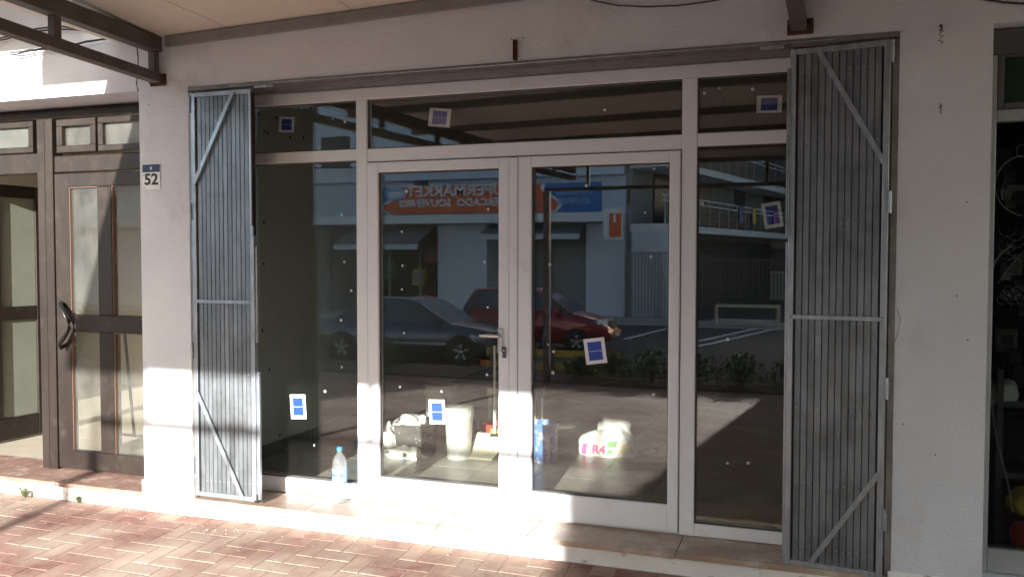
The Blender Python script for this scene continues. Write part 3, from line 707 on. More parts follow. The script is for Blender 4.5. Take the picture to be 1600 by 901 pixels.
# ceiling panels, one strip per bay, butted with small joints
nb = 5
for i in range(nb):
    xa, xb = LXE+(RX+.14-LXE)*i/nb, LXE+(RX+.14-LXE)*(i+1)/nb
    sk = .30
    b = MB(); y0, y1 = D0-.002, YFR-.08; e = .003
    s0 = 0 if i == 0 else -.05; s1_ = 0 if i == nb-1 else -.05
    P = [C3(x_, q_y, cz(q_y)+tz(x_, q_y)) for x_, q_y in ((xa+e, y0), (xb-e, y0), (xb-e, y1), (xa+e, y1))]
    b.add(P+[p+Vector((0, 0, .05)) for p in P], [(0, 1, 2, 3), (7, 6, 5, 4), (0, 4, 5, 1), (1, 5, 6, 2), (2, 6, 7, 3), (3, 7, 4, 0)])
    b.build('ceiling_panel', M_['canopy_sheet'], cn)
MB().add([C3(x_, q_y, cz(q_y)+tz(x_, q_y)+.053) for x_, q_y in ((LXE+.01, D0-.003), (RX+.13, D0-.003), (RX+.13, YFR-.07), (LXE+.01, YFR-.07))], [(0, 1, 2, 3)]).build('roof_sheet', M_['canopy_sheet'], cn)
MB().bar(C3(-4.165+.09, D0-.019, Z(1.439)+tz(-4.08, D0)), C3(RX-.05, D0-.019, Z(1.439)+tz(RX, D0)), .033, .066).build('wall_angle', mat('wall_angle_grey', (.22, .21, .21), .6, c2=(.28, .27, .27), sc=5), cn)
for side in (0, 1):
    X_ = (lambda y: -4.165+(D0-y)*SK) if side == 0 else (lambda y: RX-.03+(D0-y)*-.03)
    zu = lambda y: Z(1.426)-.030*(D0-y)+(.10 if side else 0)
    zl_ = lambda y: Z(1.205)-.014*(D0-y)
    member((X_(D0-.02), D0-.02, zu(D0)), (X_(YSD), YSD, zu(YSD)), .085, .10, 'top_chord')
    member((X_(D0-.02), D0-.02, zl_(D0)), (X_(YSD), YSD, zl_(YSD)), .075, .065, 'bottom_chord')
    y = D0-.05
    while y > YSD+.2:
        if zu(y)-.051-zl_(y)-.034 > .02: member((X_(y), y, zl_(y)+.034), (X_(y), y, zu(y)-.051), .05, .05, 'strut')
        y -= .94
    MB().box(X_(D0)-.06+cx_, X_(D0)+.07+cx_, D0-.012+cy_, D0-.001+cy_, Z(1.155), Z(1.235)).build('wall_plate', M_['rust'], cn, bevel=.002)
    for z in (1.175, 1.215):
        for dx in (-.048, .058): MB().lathe([(.009, 0), (.009, .014)], n=6, M=Matrix.Translation((X_(D0)+dx+cx_, D0-.012+cy_, Z(z))) @ Matrix.Rotation(math.pi/2, 4, 'X')).build('bolt', M_['rust'], cn)
for y in (-1.45, -2.7, -4.2, -5.7, -7.3):
    member((LXE+.02, y, cz(y)-.038+tz(LXE, y)), (RX-.08, y, cz(y)-.038+tz(RX, y)), .07, .07, 'purlin')
# front lattice beam
member((LXE, YFR, Z(1.585)), (RX+.10, YFR, Z(1.585)), .08, .07, 'top_chord')
member((LXE+.2, YFR, Z(1.175)), (RX+.10, YFR, Z(1.175)), .065, .06, 'bottom_chord')
for x in (-3.53, -1.9, -.6):
    member((x, YFR, Z(1.206)), (x, YFR, Z(1.549)), .05, .05, 'strut')
for x, y in ((-4.26, YFR), (.08, YFR)):
    MB().box(x-.055+cx_, x+.055+cx_, y-.055+cy_, y+.055+cy_, gz(y), Z(1.144)).build('post', M_['canopy_steel'], cn, bevel=.006)
    MB().box(x-.1+cx_, x+.1+cx_, y-.1+cy_, y+.1+cy_, gz(y)+.001, gz(y)+.012).build('base_plate', M_['track'], cn)
p = mir(982, 300, 9.0)
hl = MB().tube([(0, 0, .06), (.02, 0, .02), (-.01, .02, -.03), (.015, 0, -.07), (-.02, 0, -.12), (.0, 0, -.2)], .022, 6).tube([(-.14, 0, .08), (-.02, 0, .10), (.12, .01, .09), (.16, 0, .06)], .018, 6)
tag(hl.build('cable_bundle', M_['cable'], loc=tuple(p)), 'bundle of black cable hanging from the front canopy beam', 'cable bundle')

# added out of view on the right: roof and canvas screens that darken the wall
rn = thing('shade_awning', 'added unseen canopy with canvas screens that darken the right side', 'awning', (3, -3.3, 0))
MB().box(-3.3, 3, -5.95, 2.998, Z(1.71), Z(1.76)).build('roof_panel', M_['shade_blind'], rn)
MB().box(-2.3, 3, -5.82, -5.79, gz(-9.1)+.03, Z(1.705)).build('shade_blind', M_['shade_blind'], rn)
MB().box(-2.02, -1.99, -5.785, 1.9, -.1, Z(1.70)).build('shade_curtain', M_['shade_blind'], rn)
for x in (-1.9, .1, 2.9): MB().box(x, x+.08, -5.785, -5.70, gz(-9), Z(1.705)).build('post', M_['canopy_steel'], rn)
# added unseen block: its corner shades the right half of the shop
kx = .04+3
ki = thing('shade_block', 'added unseen block that shades the right half of the shop', 'shade_block', (kx, -14.4, RZ))
MB().box(-3, 3, -1.4, 1.4, 0, 5.0).build('walls', M_['bld_sand'], ki)
MB().box(-3.0, 3.2, -1.6, 1.6, 5.001, 5.15).build('roof', M_['bld_white'], ki)
MB().box(-2.5, 2.3, 1.401, 1.44, 1.1, 2.6).build('shutter', M_['galv'], ki)
MB().box(-2.6, 2.4, 1.401, 1.75, 1.0, 1.06).build('block_ledge', M_['gate'], ki)

# added unseen slab stepped to shape the wall shadow; wires above the brown doors
lb = thing('projecting_slab', 'added unseen slab, stepped to shape the shadow above the brown entrance doors', 'balcony', (-6, -.3, Z(1.9)))
MB().box(-3, 1.5, -1.62, -.001, 0.02, .2).build('slab', M_['plaster'], lb)
MB().box(1.04, 1.95, -2.65, -1.621, 0.02, .2).build('shade_extension', M_['plaster'], lb)
for k in range(4):
    P = [at(x, y, -.33) for x, y in ((-40, 66+k*5), (10, 58+k*4), (45, 48+k*4), (90, 40+k*5), (140, 48+k*2))]
    if k > 1: P = [at(x, y, -.33) for x, y in ((20, 76+k*4), (60, 72+k*3), (100, 68+k*3), (150, 60+k*2), (215, 50+k*3))]
    o0 = P[0].copy(); Q = []
    for i in range(len(P)-1):
        for t in range(5): Q.append(P[i].lerp(P[i+1], t/5)-o0+Vector((0, -.01*k, .003*math.sin(t*1.3+i*3+k))))
    tag(MB().tube(Q, .0055, 6).build('wire', M_['cable'], loc=tuple(o0)), ['uppermost black wire above the brown doors', 'second black wire from the top above the brown doors', 'third black wire, behind the lattice beam above the brown doors', 'lowest black wire behind the lattice beam above the brown doors'][k], 'wire')

# ------------------------------------------------------------------ right-hand shop window
rw = thing('right_shop_window', 'grey framed shop window of dark glass at the right edge', 'shop window', (1.6, -.2, .17))
rx, ry, rz_ = -1.6, .2, -.17
def gw(x0, x1, z0, z1, y0=-.2, y1=-.13, name='frame_rail', m='gate'):
    return MB().cbox(x0+rx, x1+rx, y0+ry, y1+ry, z0+rz_, z1+rz_, .004).build(name, M_[m], rw)
M_['grey_alu'] = mat('grey_aluminium', (.34, .36, .38), .4, .5, c2=(.42, .44, .46), sc=6)
M_['darkgrey_alu'] = mat('dark_grey_aluminium', (.09, .095, .10), .5, .4)
gw(.848, 4.19, Z(1.005), Z(1.13), m='darkgrey_alu'); gw(.848, .885, .175, Z(1.004), m='grey_alu', name='jamb')
gw(.886, 4.19, Z(.675), Z(.735), m='grey_alu'); gw(.886, 4.19, .175, Z(-1.462), m='grey_alu')
for q in ((.886, .915), (2.4, 2.43)): gw(q[0], q[1], Z(.736), Z(1.004), m='darkgrey_alu')
gw(.9155, 2.399, Z(.736), Z(.77), m='darkgrey_alu'); gw(.9155, 2.399, Z(.99), Z(1.004), m='darkgrey_alu')
MB().box(.9155+rx, 2.399+rx, .03, .04, Z(.77)+rz_, Z(.99)+rz_).build('top_panel', mat('green_panel', (.01, .03, .012), .3), rw)
gp = MB().box(.8855+rx, 4.19+rx, .02, .03, Z(-1.463)+rz_, Z(.676)+rz_).build('glass_pane', M_['dark_glass'], rw)
dw = MB()
M_['drawing'] = mat('white_marker', (.12, .125, .13), .7)
def arc(cx, cy, r, a0, a1, n=18, rr=.0022, sy=1.0):
    P = []
    for k in range(n+1):
        t = math.radians(a0+(a1-a0)*k/n); p = at(cx+r*math.cos(t), cy-r*sy*math.sin(t), -.182); P.append((p.x+rx, .017, p.z+rz_))
    dw.tube(P, rr, 4)
arc(1602, 290, 47, 95, 265); arc(1602, 432, 52, 110, 185); arc(1598, 236, 10, 60, 300, rr=.0015)
for k in range(5): arc(1606-k*4, 330-k*7, 38-k*3, 100+k*8, 150+k*12, rr=.0014)
for k in range(10): arc(1570+k*4, 440-k*5, 9, 20*k, 200+15*k, 8, .0013)
for k in range(8): arc(1565+k*5, 468-(k % 3)*7, 7, 0, 300, 8, .0012)
for k in range(7): arc(1574+(k % 2)*12, 392-k*6, 14, 200, 340, 8, .001)
dw.build('marker_drawing', M_['drawing'], gp)
# dim interior goods
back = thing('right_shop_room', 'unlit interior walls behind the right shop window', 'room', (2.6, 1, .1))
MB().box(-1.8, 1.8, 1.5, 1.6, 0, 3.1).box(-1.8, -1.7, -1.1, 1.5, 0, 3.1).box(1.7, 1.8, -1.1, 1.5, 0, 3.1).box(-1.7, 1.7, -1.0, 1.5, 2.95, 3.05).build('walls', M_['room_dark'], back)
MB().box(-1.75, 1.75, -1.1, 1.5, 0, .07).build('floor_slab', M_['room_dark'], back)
def P3(px_, py_, y): p = at(px_, py_, y); return p
rk = thing('display_rack', 'low metal display rack inside the right shop window', 'rack', (1.25, .25, .17))
for z in (.05, .42, .80): MB().box(-.28, .5, -.15, .15, z, z+.03).build('shelf', M_['darkgrey_alu'], rk)
for x in (-.28, .47): MB().box(x, x+.03, -.16, .16, 0, 1.0).build('upright', M_['darkgrey_alu'], rk)
for k, (px_, py_, s_, m, lab) in enumerate(((1606, 785, .09, 'yellow', 'crumpled yellow cloth bag low in the right shop window'), (1608, 838, .09, 'red', 'red cloth bundle at the bottom of the right shop window'), (1560, 615, .10, 'room_wall', 'dull carton on the rack in the right shop window'))):
    p = P3(px_, py_, .0 if k < 2 else .2); b = bmesh.new(); bmesh.ops.create_icosphere(b, subdivisions=4, radius=s_)
    for v in b.verts: v.co *= 1+.16*math.sin(v.co.x*40+k)*math.cos(v.co.z*33)+.08*math.sin(v.co.y*70); v.co.z = max(v.co.z*.8, -s_*.6)
    me = bpy.data.meshes.new('goods'); b.to_mesh(me); b.free(); me.materials.append(M_[m])
    o = link(bpy.data.objects.new(['cloth_bag', 'cloth_bundle', 'carton'][k], me)); o.location = p; tag(o, lab, ['bag', 'bundle', 'carton'][k])
P = [P3(x, y, -.12) for x, y in ((1546, 600), (1556, 680), (1570, 735), (1578, 770), (1582, 800))]
tag(MB().tube([q-P[0] for q in P], .004, 6).build('power_cord', M_['bld_grey'], loc=tuple(P[0])), 'thin pale cord hanging inside the right shop window', 'cord')
for k in range(14):
    px_ = 1562+(k*13) % 60; py_ = 250+k*28
    p = P3(px_, py_, .45); m = M_[['bld_grey', 'navy', 'room_wall', 'blackplastic'][k % 4]]
    tag(MB().box(-.05, .05, -.03, .03, -.07, .06).box(-.03, .03, -.035, -.03, -.03, .03, 1).build('hanging_packet', [m, M_['bld_grey']], loc=tuple(p)), ['topmost', 'second', 'third', 'fourth', 'fifth', 'sixth', 'seventh', 'eighth', 'ninth', 'tenth', 'eleventh', 'twelfth', 'thirteenth', 'lowest'][k]+(' from the top, %s packet hanging behind the right shop window' % ['grey', 'navy', 'olive', 'black'][k % 4]), 'packet', 'packets hung in the right shop window')
tag(MB().box(-.9, .9, 0, .02, -1.3, 1.2).build('display_board', M_['shopdark'], loc=(2.0, .5, 1.5)), 'black display board behind the hanging packets in the right shop window', 'board')

# ------------------------------------------------------------------ things in the empty shop
FZ = .1385
def floor_at(px_, py_): return atz(px_, py_, FZ)
# splattered black mortar crate
pc = (floor_at(613, 711)+floor_at(664, 717))/2
ct = thing('mortar_crate', 'black plastic crate crusted with dried white plaster just inside the left door', 'crate', (pc.x, pc.y+.16, FZ), math.radians(14))
b = MB(); w0, w1, d0, d1, hC = .135, .165, .12, .15, .27
t = .008
def taper(b, w0, d0, w1, d1, z0, z1, mi=0):
    b.add([(-w0, -d0, z0), (w0, -d0, z0), (w0, d0, z0), (-w0, d0, z0), (-w1, -d1, z1), (w1, -d1, z1), (w1, d1, z1), (-w1, d1, z1)],
          [(0, 3, 2, 1), (0, 1, 5, 4), (1, 2, 6, 5), (2, 3, 7, 6), (3, 0, 4, 7)], mi)
taper(b, w0, d0, w1, d1, 0, hC)
b.add([(-w0+t, -d0+t, .01), (w0-t, -d0+t, .01), (w0-t, d0-t, .01), (-w0+t, d0-t, .01), (-w1+t, -d1+t, hC), (w1-t, -d1+t, hC), (w1-t, d1-t, hC), (-w1+t, d1-t, hC)],
      [(0, 1, 2, 3), (0, 4, 5, 1), (1, 5, 6, 2), (2, 6, 7, 3), (3, 7, 4, 0)])
for i in range(4):
    j = (i+1) % 4; o_ = [(-w1, -d1), (w1, -d1), (w1, d1), (-w1, d1)]; q_ = [(-w1+t, -d1+t), (w1-t, -d1+t), (w1-t, d1-t), (-w1+t, d1-t)]
    b.add([(*o_[i], hC), (*o_[j], hC), (*q_[j], hC), (*q_[i], hC)], [(0, 1, 2, 3)])
b.build('crate_body', M_['blackplastic'], ct)
rim = MB()
for i in range(4):
    c_ = [(-w1, -d1), (w1, -d1), (w1, d1), (-w1, d1)]; a_, b_ = c_[i], c_[(i+1) % 4]; P = []
    for k in range(9): f = k/8; P.append((a_[0]+(b_[0]-a_[0])*f+rnd.uniform(-.004, .004), a_[1]+(b_[1]-a_[1])*f+rnd.uniform(-.004, .004), hC+rnd.uniform(-.006, .006)))
    rim.tube(P, [rnd.uniform(.006, .013) for _ in P], 6)
rim.build('plaster_rim', M_['plasterwhite'], ct)
def lump(name, parent, loc, rx_, ry_, rz2, m, seed, amp=.2, label=None, cat=None):
    b = bmesh.new(); bmesh.ops.create_icosphere(b, subdivisions=3, radius=1)
    for v in b.verts:
        n_ = v.co.copy(); k_ = 1+amp*math.sin(n_.x*5+seed)*math.cos(n_.y*4+seed*2)+amp*.6*math.sin(n_.z*9+n_.x*7+seed)
        v.co = Vector((n_.x*rx_*k_, n_.y*ry_*k_, max(n_.z, -.35)*rz2*k_+rz2*.35))
    me = bpy.data.meshes.new(name); b.to_mesh(me); b.free(); me.materials.append(m)
    for p in me.polygons: p.use_smooth = True
    o = link(bpy.data.objects.new(name, me), parent); o.location = loc
    if label: tag(o, label, cat)
    return o
lump('plaster_lump', ct, (-.03, .0, hC-.03), .12, .10, .06, M_['plasterwhite'], 1.3, .3)
pp = floor_at(640, 715); lump('plaster_rubble', None, (pp.x-.02, pp.y-.02, FZ), .15, .05, .07, M_['plasterwhite'], 2.2, .3, 'heap of white plaster scrapings at the foot of the black crate', 'rubble')
pp = floor_at(600, 700); lump('plaster_rubble', None, (pp.x, pp.y+.1, FZ), .09, .10, .13, M_['plasterwhite'], 5.1, .3, 'crumpled white sack heap left of the black crate', 'rubble')
def bucket(px_, py_, r0, r1, h, m, lab, handle=True, dy=0):
    p = floor_at(px_, py_); t_ = thing('bucket', lab, 'bucket', (p.x, p.y+r0+dy, FZ), group='builders buckets in the shop')
    MB().lathe([(r0, 0), (r0+(r1-r0)*.8, h*.8), (r0+(r1-r0)*.82+.006, h*.81), (r1, h*.985), (r1+.006, h), (r1-.004, h), (r0-.005, .01), (.001, .012)], n=32).build('bucket_body', m, t_)
    if handle:
        P = [(r1*math.cos(a), -r1*.25-.02*math.sin(a), h*.93-abs(math.sin(a))*h*.35) for a in [math.pi*k/12 for k in range(13)]]
        MB().tube(P, .003, 6).build('bucket_handle', M_['galv2'], t_)
    return t_
bucket(710, 718, .095, .12, .42, M_['bucket'], 'tall white plastic bucket half in sunlight behind the left door glass')
bucket(662, 690, .13, .15, .46, M_['bucket'], 'shaded pale bucket standing behind the black crate', False, .25)
bl = thing('bucket', 'blue plastic bucket streaked with white paint beside the right door', 'bucket', tuple(floor_at(842, 724)+Vector((0, .12, 0))), group='builders buckets in the shop')
MB().lathe([(.105, 0), (.12, .30), (.126, .31), (.12, .31), (.10, .01), (.001, .012)], n=28).build('bucket_body', M_['bluebkt'], bl)
# plywood offcut ramp, low table, red tool tray, pole
p = floor_at(748, 716)
b = MB(); P = [(-.19, 0), (-.10, .05), (-.03, .13), (.0, .17)]
vs = []; 
for (yy, zz) in P:
    f_ = (yy+.19)/.19; xl = -.17+.10*f_; xr = .12+.06*f_
    vs += [(xl, yy, zz), (xr, yy, zz), (xl, yy+.004, zz-.008), (xr, yy+.004, zz-.008)]
fs = []
for i in range(3):
    a = i*4; fs += [(a, a+1, a+5, a+4), (a+2, a+6, a+7, a+3), (a, a+4, a+6, a+2), (a+1, a+3, a+7, a+5)]
fs += [(0, 2, 3, 1), (12, 13, 15, 14)]
tag(b.add(vs, fs).build('bent_board', M_['cream'], loc=(p.x, p.y+.16, FZ+.008)), 'curved cream board leaning on the red tray behind the left door', 'board')
p = floor_at(760, 708)
ty = thing('tool_tray', 'red tool tray with a yellow label behind the cream board', 'tray', (p.x+.03, p.y+.34, FZ))
b = MB(); taper(b, .15, .09, .17, .11, 0.05, .19); b.build('tray_body', M_['red'], ty)
MB().box(-.08, .04, -.112, -.109, .12, .16).build('tray_label', M_['yellow'], ty)
MB().box(-.13, .13, -.07, .07, 0, .05).build('tray_base', M_['blackplastic'], ty)
tb = thing('step_stool', 'low white work stool with an orange top behind the red tray', 'stool', (p.x+.02, p.y+.75, FZ))
MB().box(-.25, .22, -.13, .13, .44, .455).build('stool_top', M_['orangebox'], tb); MB().box(-.25, .22, -.131, .131, .36, .439).build('apron', M_['bucket'], tb)
for x in (-.23, .20):
    for y in (-.11, .11): MB().box(x-.012, x+.012, y-.012, y+.012, 0, .36).build('leg', M_['white'], tb)
p = at(739, 664, p.y+.1); tw_ = thing('putty_trowel', 'bright cyan handled putty trowel standing beside the red tray', 'trowel', tuple(p))
MB().cbox(-.05, .05, -.02, .02, -.035, .045, .01).build('grip', M_['cyan'], tw_); MB().box(-.012, .012, -.004, .004, -.22, -.035).build('blade', M_['galv2'], tw_)
pb = floor_at(773, 700); tag(MB().tube([(0, 0, 0), (0, 0, at(773, 540, pb.y).z-FZ)], .014, 10).tube([(0, 0, .3), (0, 0, .34)], .017, 10).build('white_pole', M_['white'], loc=tuple(pb)), 'slim white pole standing upright behind the left door stile', 'pole')
# broom with a blue handle
p = floor_at(872, 640); br_ = thing('broom', 'broom with blue handle leaning inside behind the right door', 'broom', (p.x-.15, p.y-.6, FZ))
MB().tube([(0, 0, .08), (.16, .35, 1.25)], .012, 8).build('broom_handle', M_['blue'], br_)
b = MB().box(-.14, .14, -.02, .02, .05, .09); b.build('broom_head', M_['blackplastic'], br_)
MB().box(-.135, .135, -.018, .018, 0, .05).build('bristles', M_['room_wall'], br_)
# bag of filler
pa = floor_at(900, 716); pb_ = floor_at(985, 714); pm_ = (pa+pb_)/2
bg_ = thing('cement_bag', 'slumped white filler bag with pink lettering and green and yellow print', 'bag', (pm_.x, pm_.y+.16, FZ))
b = bmesh.new(); bmesh.ops.create_icosphere(b, subdivisions=4, radius=1)
for v in b.verts:
    n_ = v.co; sgn = lambda q, e: math.copysign(abs(q)**e, q)
    x = sgn(n_.x, .6)*.25; y = sgn(n_.y, .7)*.15; z = max(n_.z, -.5)
    z = (z+.5)/1.5*.22
    if z > .12: x *= 1-.25*(z-.12)/.1; y *= 1-.2*(z-.12)/.1
    wr = .008*math.sin(x*60+z*40)+.006*math.sin(y*90+x*30)
    v.co = Vector((x+wr, y+wr*.7, z+.25*wr+(.02*math.sin(x*14) if z > .1 else 0)))
me = bpy.data.meshes.new('bag_body'); b.to_mesh(me); b.free(); me.materials.append(M_['plasterwhite'])
for q in me.polygons: q.use_smooth = True
link(bpy.data.objects.new('bag_body', me), bg_)
fm = Matrix.Translation((0, -.155, .075)) @ Matrix.Rotation(math.radians(72), 4, 'X')
text_mesh('bag_print', 'R4', .095, M_['pink'], bg_, Matrix.Translation((-.04, -.158, .062)) @ Matrix.Rotation(math.radians(84), 4, 'X'), .002, bold=.003, sx=1.1)
for (x, z, w_, h_, m) in ((-.165, .065, .05, .09, 'pink'), (.07, .12, .09, .05, 'green'), (.15, .085, .06, .07, 'yellow'), (.05, .055, .05, .03, 'green')):
    MB().prism([(-w_/2, -h_/2), (w_/2*.7, -h_/2), (w_/2, h_/2), (-w_/2*.5, h_/2*.8)], Matrix.Translation((x, -.163 if abs(x) < .12 else -.140, z)) @ Matrix.Rotation(math.radians(80), 4, 'X') @ Matrix.Rotation(0, 4, 'Z'), .002).build('bag_print', M_[m], bg_)
lump('sack_top', bg_, (.03, .04, .17), .14, .10, .09, M_['plasterwhite'], 3.3, .2)

# ------------------------------------------------------------------ water bottle on the step
pb = atz(531, 784, ZS); BY = pb.y
bo = thing('water_bottle', 'clear plastic water bottle with blue cap and label standing on the step', 'bottle', (pb.x, pb.y, ZS+.001))
sc_ = (at(531, 698, BY).z-ZS)/.33
prof = [(.030, 0), (.040, .006), (.043, .02), (.043, .05), (.0405, .056), (.043, .062), (.043, .09), (.0405, .096), (.043, .102), (.043, .13), (.0425, .135), (.0425, .195), (.043, .2), (.0435, .225), (.040, .25), (.030, .275), (.018, .292), (.0135, .298), (.0135, .313)]
MB().lathe([(r*sc_, z*sc_) for r, z in prof], n=28).build('bottle_body', M_['bottle'], bo)
MB().lathe([(.0437*sc_, .130*sc_), (.0437*sc_, .205*sc_)], n=28, cap=False).build('label_band', M_['label'], bo)
MB().lathe([(.016*sc_, .310*sc_), (.0165*sc_, .315*sc_), (.0165*sc_, .328*sc_), (.014*sc_, .331*sc_)], n=20).build('bottle_cap', M_['cap'], bo)
lt = MB()
for k in range(11):
    a = math.radians(215+k*11); r = .0442*sc_; zz = .168*sc_
    hgt = [.016, .010, .013, .018, .010, .014][k % 6]*sc_
    c_ = Vector((r*math.cos(a), r*math.sin(a), zz)); tdir = Vector((-math.sin(a), math.cos(a), 0))
    lt.bar(c_-tdir*.002+Vector((0, 0, -hgt/2)), c_+tdir*.002+Vector((0, 0, hgt/2)), .0006, .0045, up=tuple(tdir))
lt.build('label_print', M_['navy'], bo)

# ------------------------------------------------------------------ weeds at the step
def weed(px_, py_, n, h, lab, dark=False, yy=None):
    p = atz(px_, py_, 0); p.y = min(p.y, -.30)
    t_ = thing('weed', lab, 'weed', (p.x, p.y-.01, 0)); b = MB(); st = MB(); r2 = random.Random(int(px_))
    for k in range(n):
        a = r2.uniform(0, 6.28); L = r2.uniform(.3, 1)*h; lean = r2.uniform(.1, .8)
        tip = Vector((math.cos(a)*L*lean, -abs(math.sin(a))*L*lean*.8, L)); st.tube([(0, 0, 0), tip*.5+Vector((0, 0, L*.1)), tip], .0010, 4)
        for q in range(6):
            c_ = tip*(.35+.65*q/5)+Vector((r2.uniform(-1, 1), r2.uniform(-1, 1), r2.uniform(-1, 1)))*.008
            d_ = Vector((r2.uniform(-1, 1), r2.uniform(-1, 1), r2.uniform(-.3, .8))).normalized(); s_ = r2.uniform(.006, .013)
            n_ = d_.cross(Vector((r2.uniform(-1, 1), r2.uniform(-1, 1), r2.uniform(-1, 1)))).normalized()
            b.add([c_, c_+d_*s_*.5+n_*s_*.32, c_+d_*s_*1.2, c_+d_*s_*.5-n_*s_*.32], [(0, 1, 2, 3)])
    st.build('stems', M_['stem'], t_); o = b.build('foliage', M_['leaf_dark' if dark else 'leaf'], t_); o['kind'] = 'stuff'
weed(40, 775, 26, .10, 'sparse green weed at the foot of the step near the left edge')
weed(8, 765, 20, .11, 'weed growing in the step corner at the far left edge')
weed(42, 777, 30, .07, 'low bushy weed beside the sparse one below the brown doors')
weed(125, 784, 34, .065, 'dark green weed in the post shadow at the foot of the step', True)

# ------------------------------------------------------------------ the street behind the photographer (seen in the glass)
# planted strip, plants and low things
tag(MB().box(-16, 6, -10.69, -9.2, gz(-9.2)-.08, gz(-9.2)+.03).build('planting_bed', M_['soil']), kind='structure')
def shrub(x, y, r, h, lab, seed, m='leaf_dark'):
    x *= 1.18; y = -9.75-(abs(y)-7.5)*.4; r *= 1.15; h *= 1.2
    t_ = thing('shrub', lab, 'shrub', (x, y, gz(-9.2)+.02), group='low shrubs in the planting strip'); r2 = random.Random(seed); b = MB(); st = MB()
    for k in range(6):
        a = r2.uniform(0, 6.28); st.tube([(0, 0, 0), (math.cos(a)*r*.3, math.sin(a)*r*.3, h*.5), (math.cos(a)*r*.5, math.sin(a)*r*.5, h*.8)], [.01, .007, .003], 5)
    for k in range(650):
        a = r2.uniform(0, 6.28); q = r2.random()**.4; el = r2.uniform(0, 1.5)
        c_ = Vector((math.cos(a)*r*q*math.cos(el), math.sin(a)*r*q*math.cos(el), h*(.1+.85*q*math.sin(el)+r2.uniform(-.06, .06))))
        d_ = Vector((r2.uniform(-1, 1), r2.uniform(-1, 1), r2.uniform(-.2, 1))).normalized(); s_ = r2.uniform(.04, .09)
        n_ = d_.cross(Vector((r2.uniform(-1, 1), r2.uniform(-1, 1), r2.uniform(-1, 1)))).normalized()
        b.add([c_, c_+d_*s_*.5+n_*s_*.25, c_+d_*s_*1.2, c_+d_*s_*.5-n_*s_*.25], [(0, 1, 2, 3)])
    st.build('stems', M_['stem'], t_); o = b.build('foliage', M_[m], t_); o['kind'] = 'stuff'
places = [(-6.55, -7.3, .38, .5, 'green shrub mirrored in the left side window', 'leaf'), (-3.25, -7.5, .32, .33, 'small shrub mirrored beside the right door post', 'leaf_dark'),
          (-2.75, -7.6, .42, .40, 'dark shrub mirrored low in the right door, left of its middle', 'leaf_dark'), (-2.15, -7.5, .45, .50, 'dense dark shrub mirrored in the middle of the right door', 'leaf_dark'),
          (-1.55, -7.6, .42, .45, 'dark shrub mirrored at the right side of the right door', 'leaf_dark'), (-.85, -7.4, .40, .48, 'bright tipped shrub mirrored in the right side window', 'leaf'), (-.15, -7.5, .45, .45, 'dark shrub mirrored at the right end of the side window', 'leaf_dark')]
for k, (x, y, r, h, lab, m) in enumerate(places): shrub(x, y, r, h, lab, 40+k, m)
# yellow barrier with two boards, red reflector
bb = thing('yellow_barrier', 'low barrier of two yellow boards by the kerb, mirrored in the right door', 'barrier', (-4.6, -11.0, RZ))
for z in (.16, .42): MB().box(-1.5, 1.25, -.02, .02, z, z+.14).build('board', M_['yellow'], bb)
for x in (-1.35, -.1, 1.1): MB().box(x-.04, x+.04, .021, .09, -.17, .60).build('post', M_['canopy_steel'], bb)
MB().box(-1.62, -1.5, -.03, .03, .18, .30).build('reflector', M_['red'], bb)

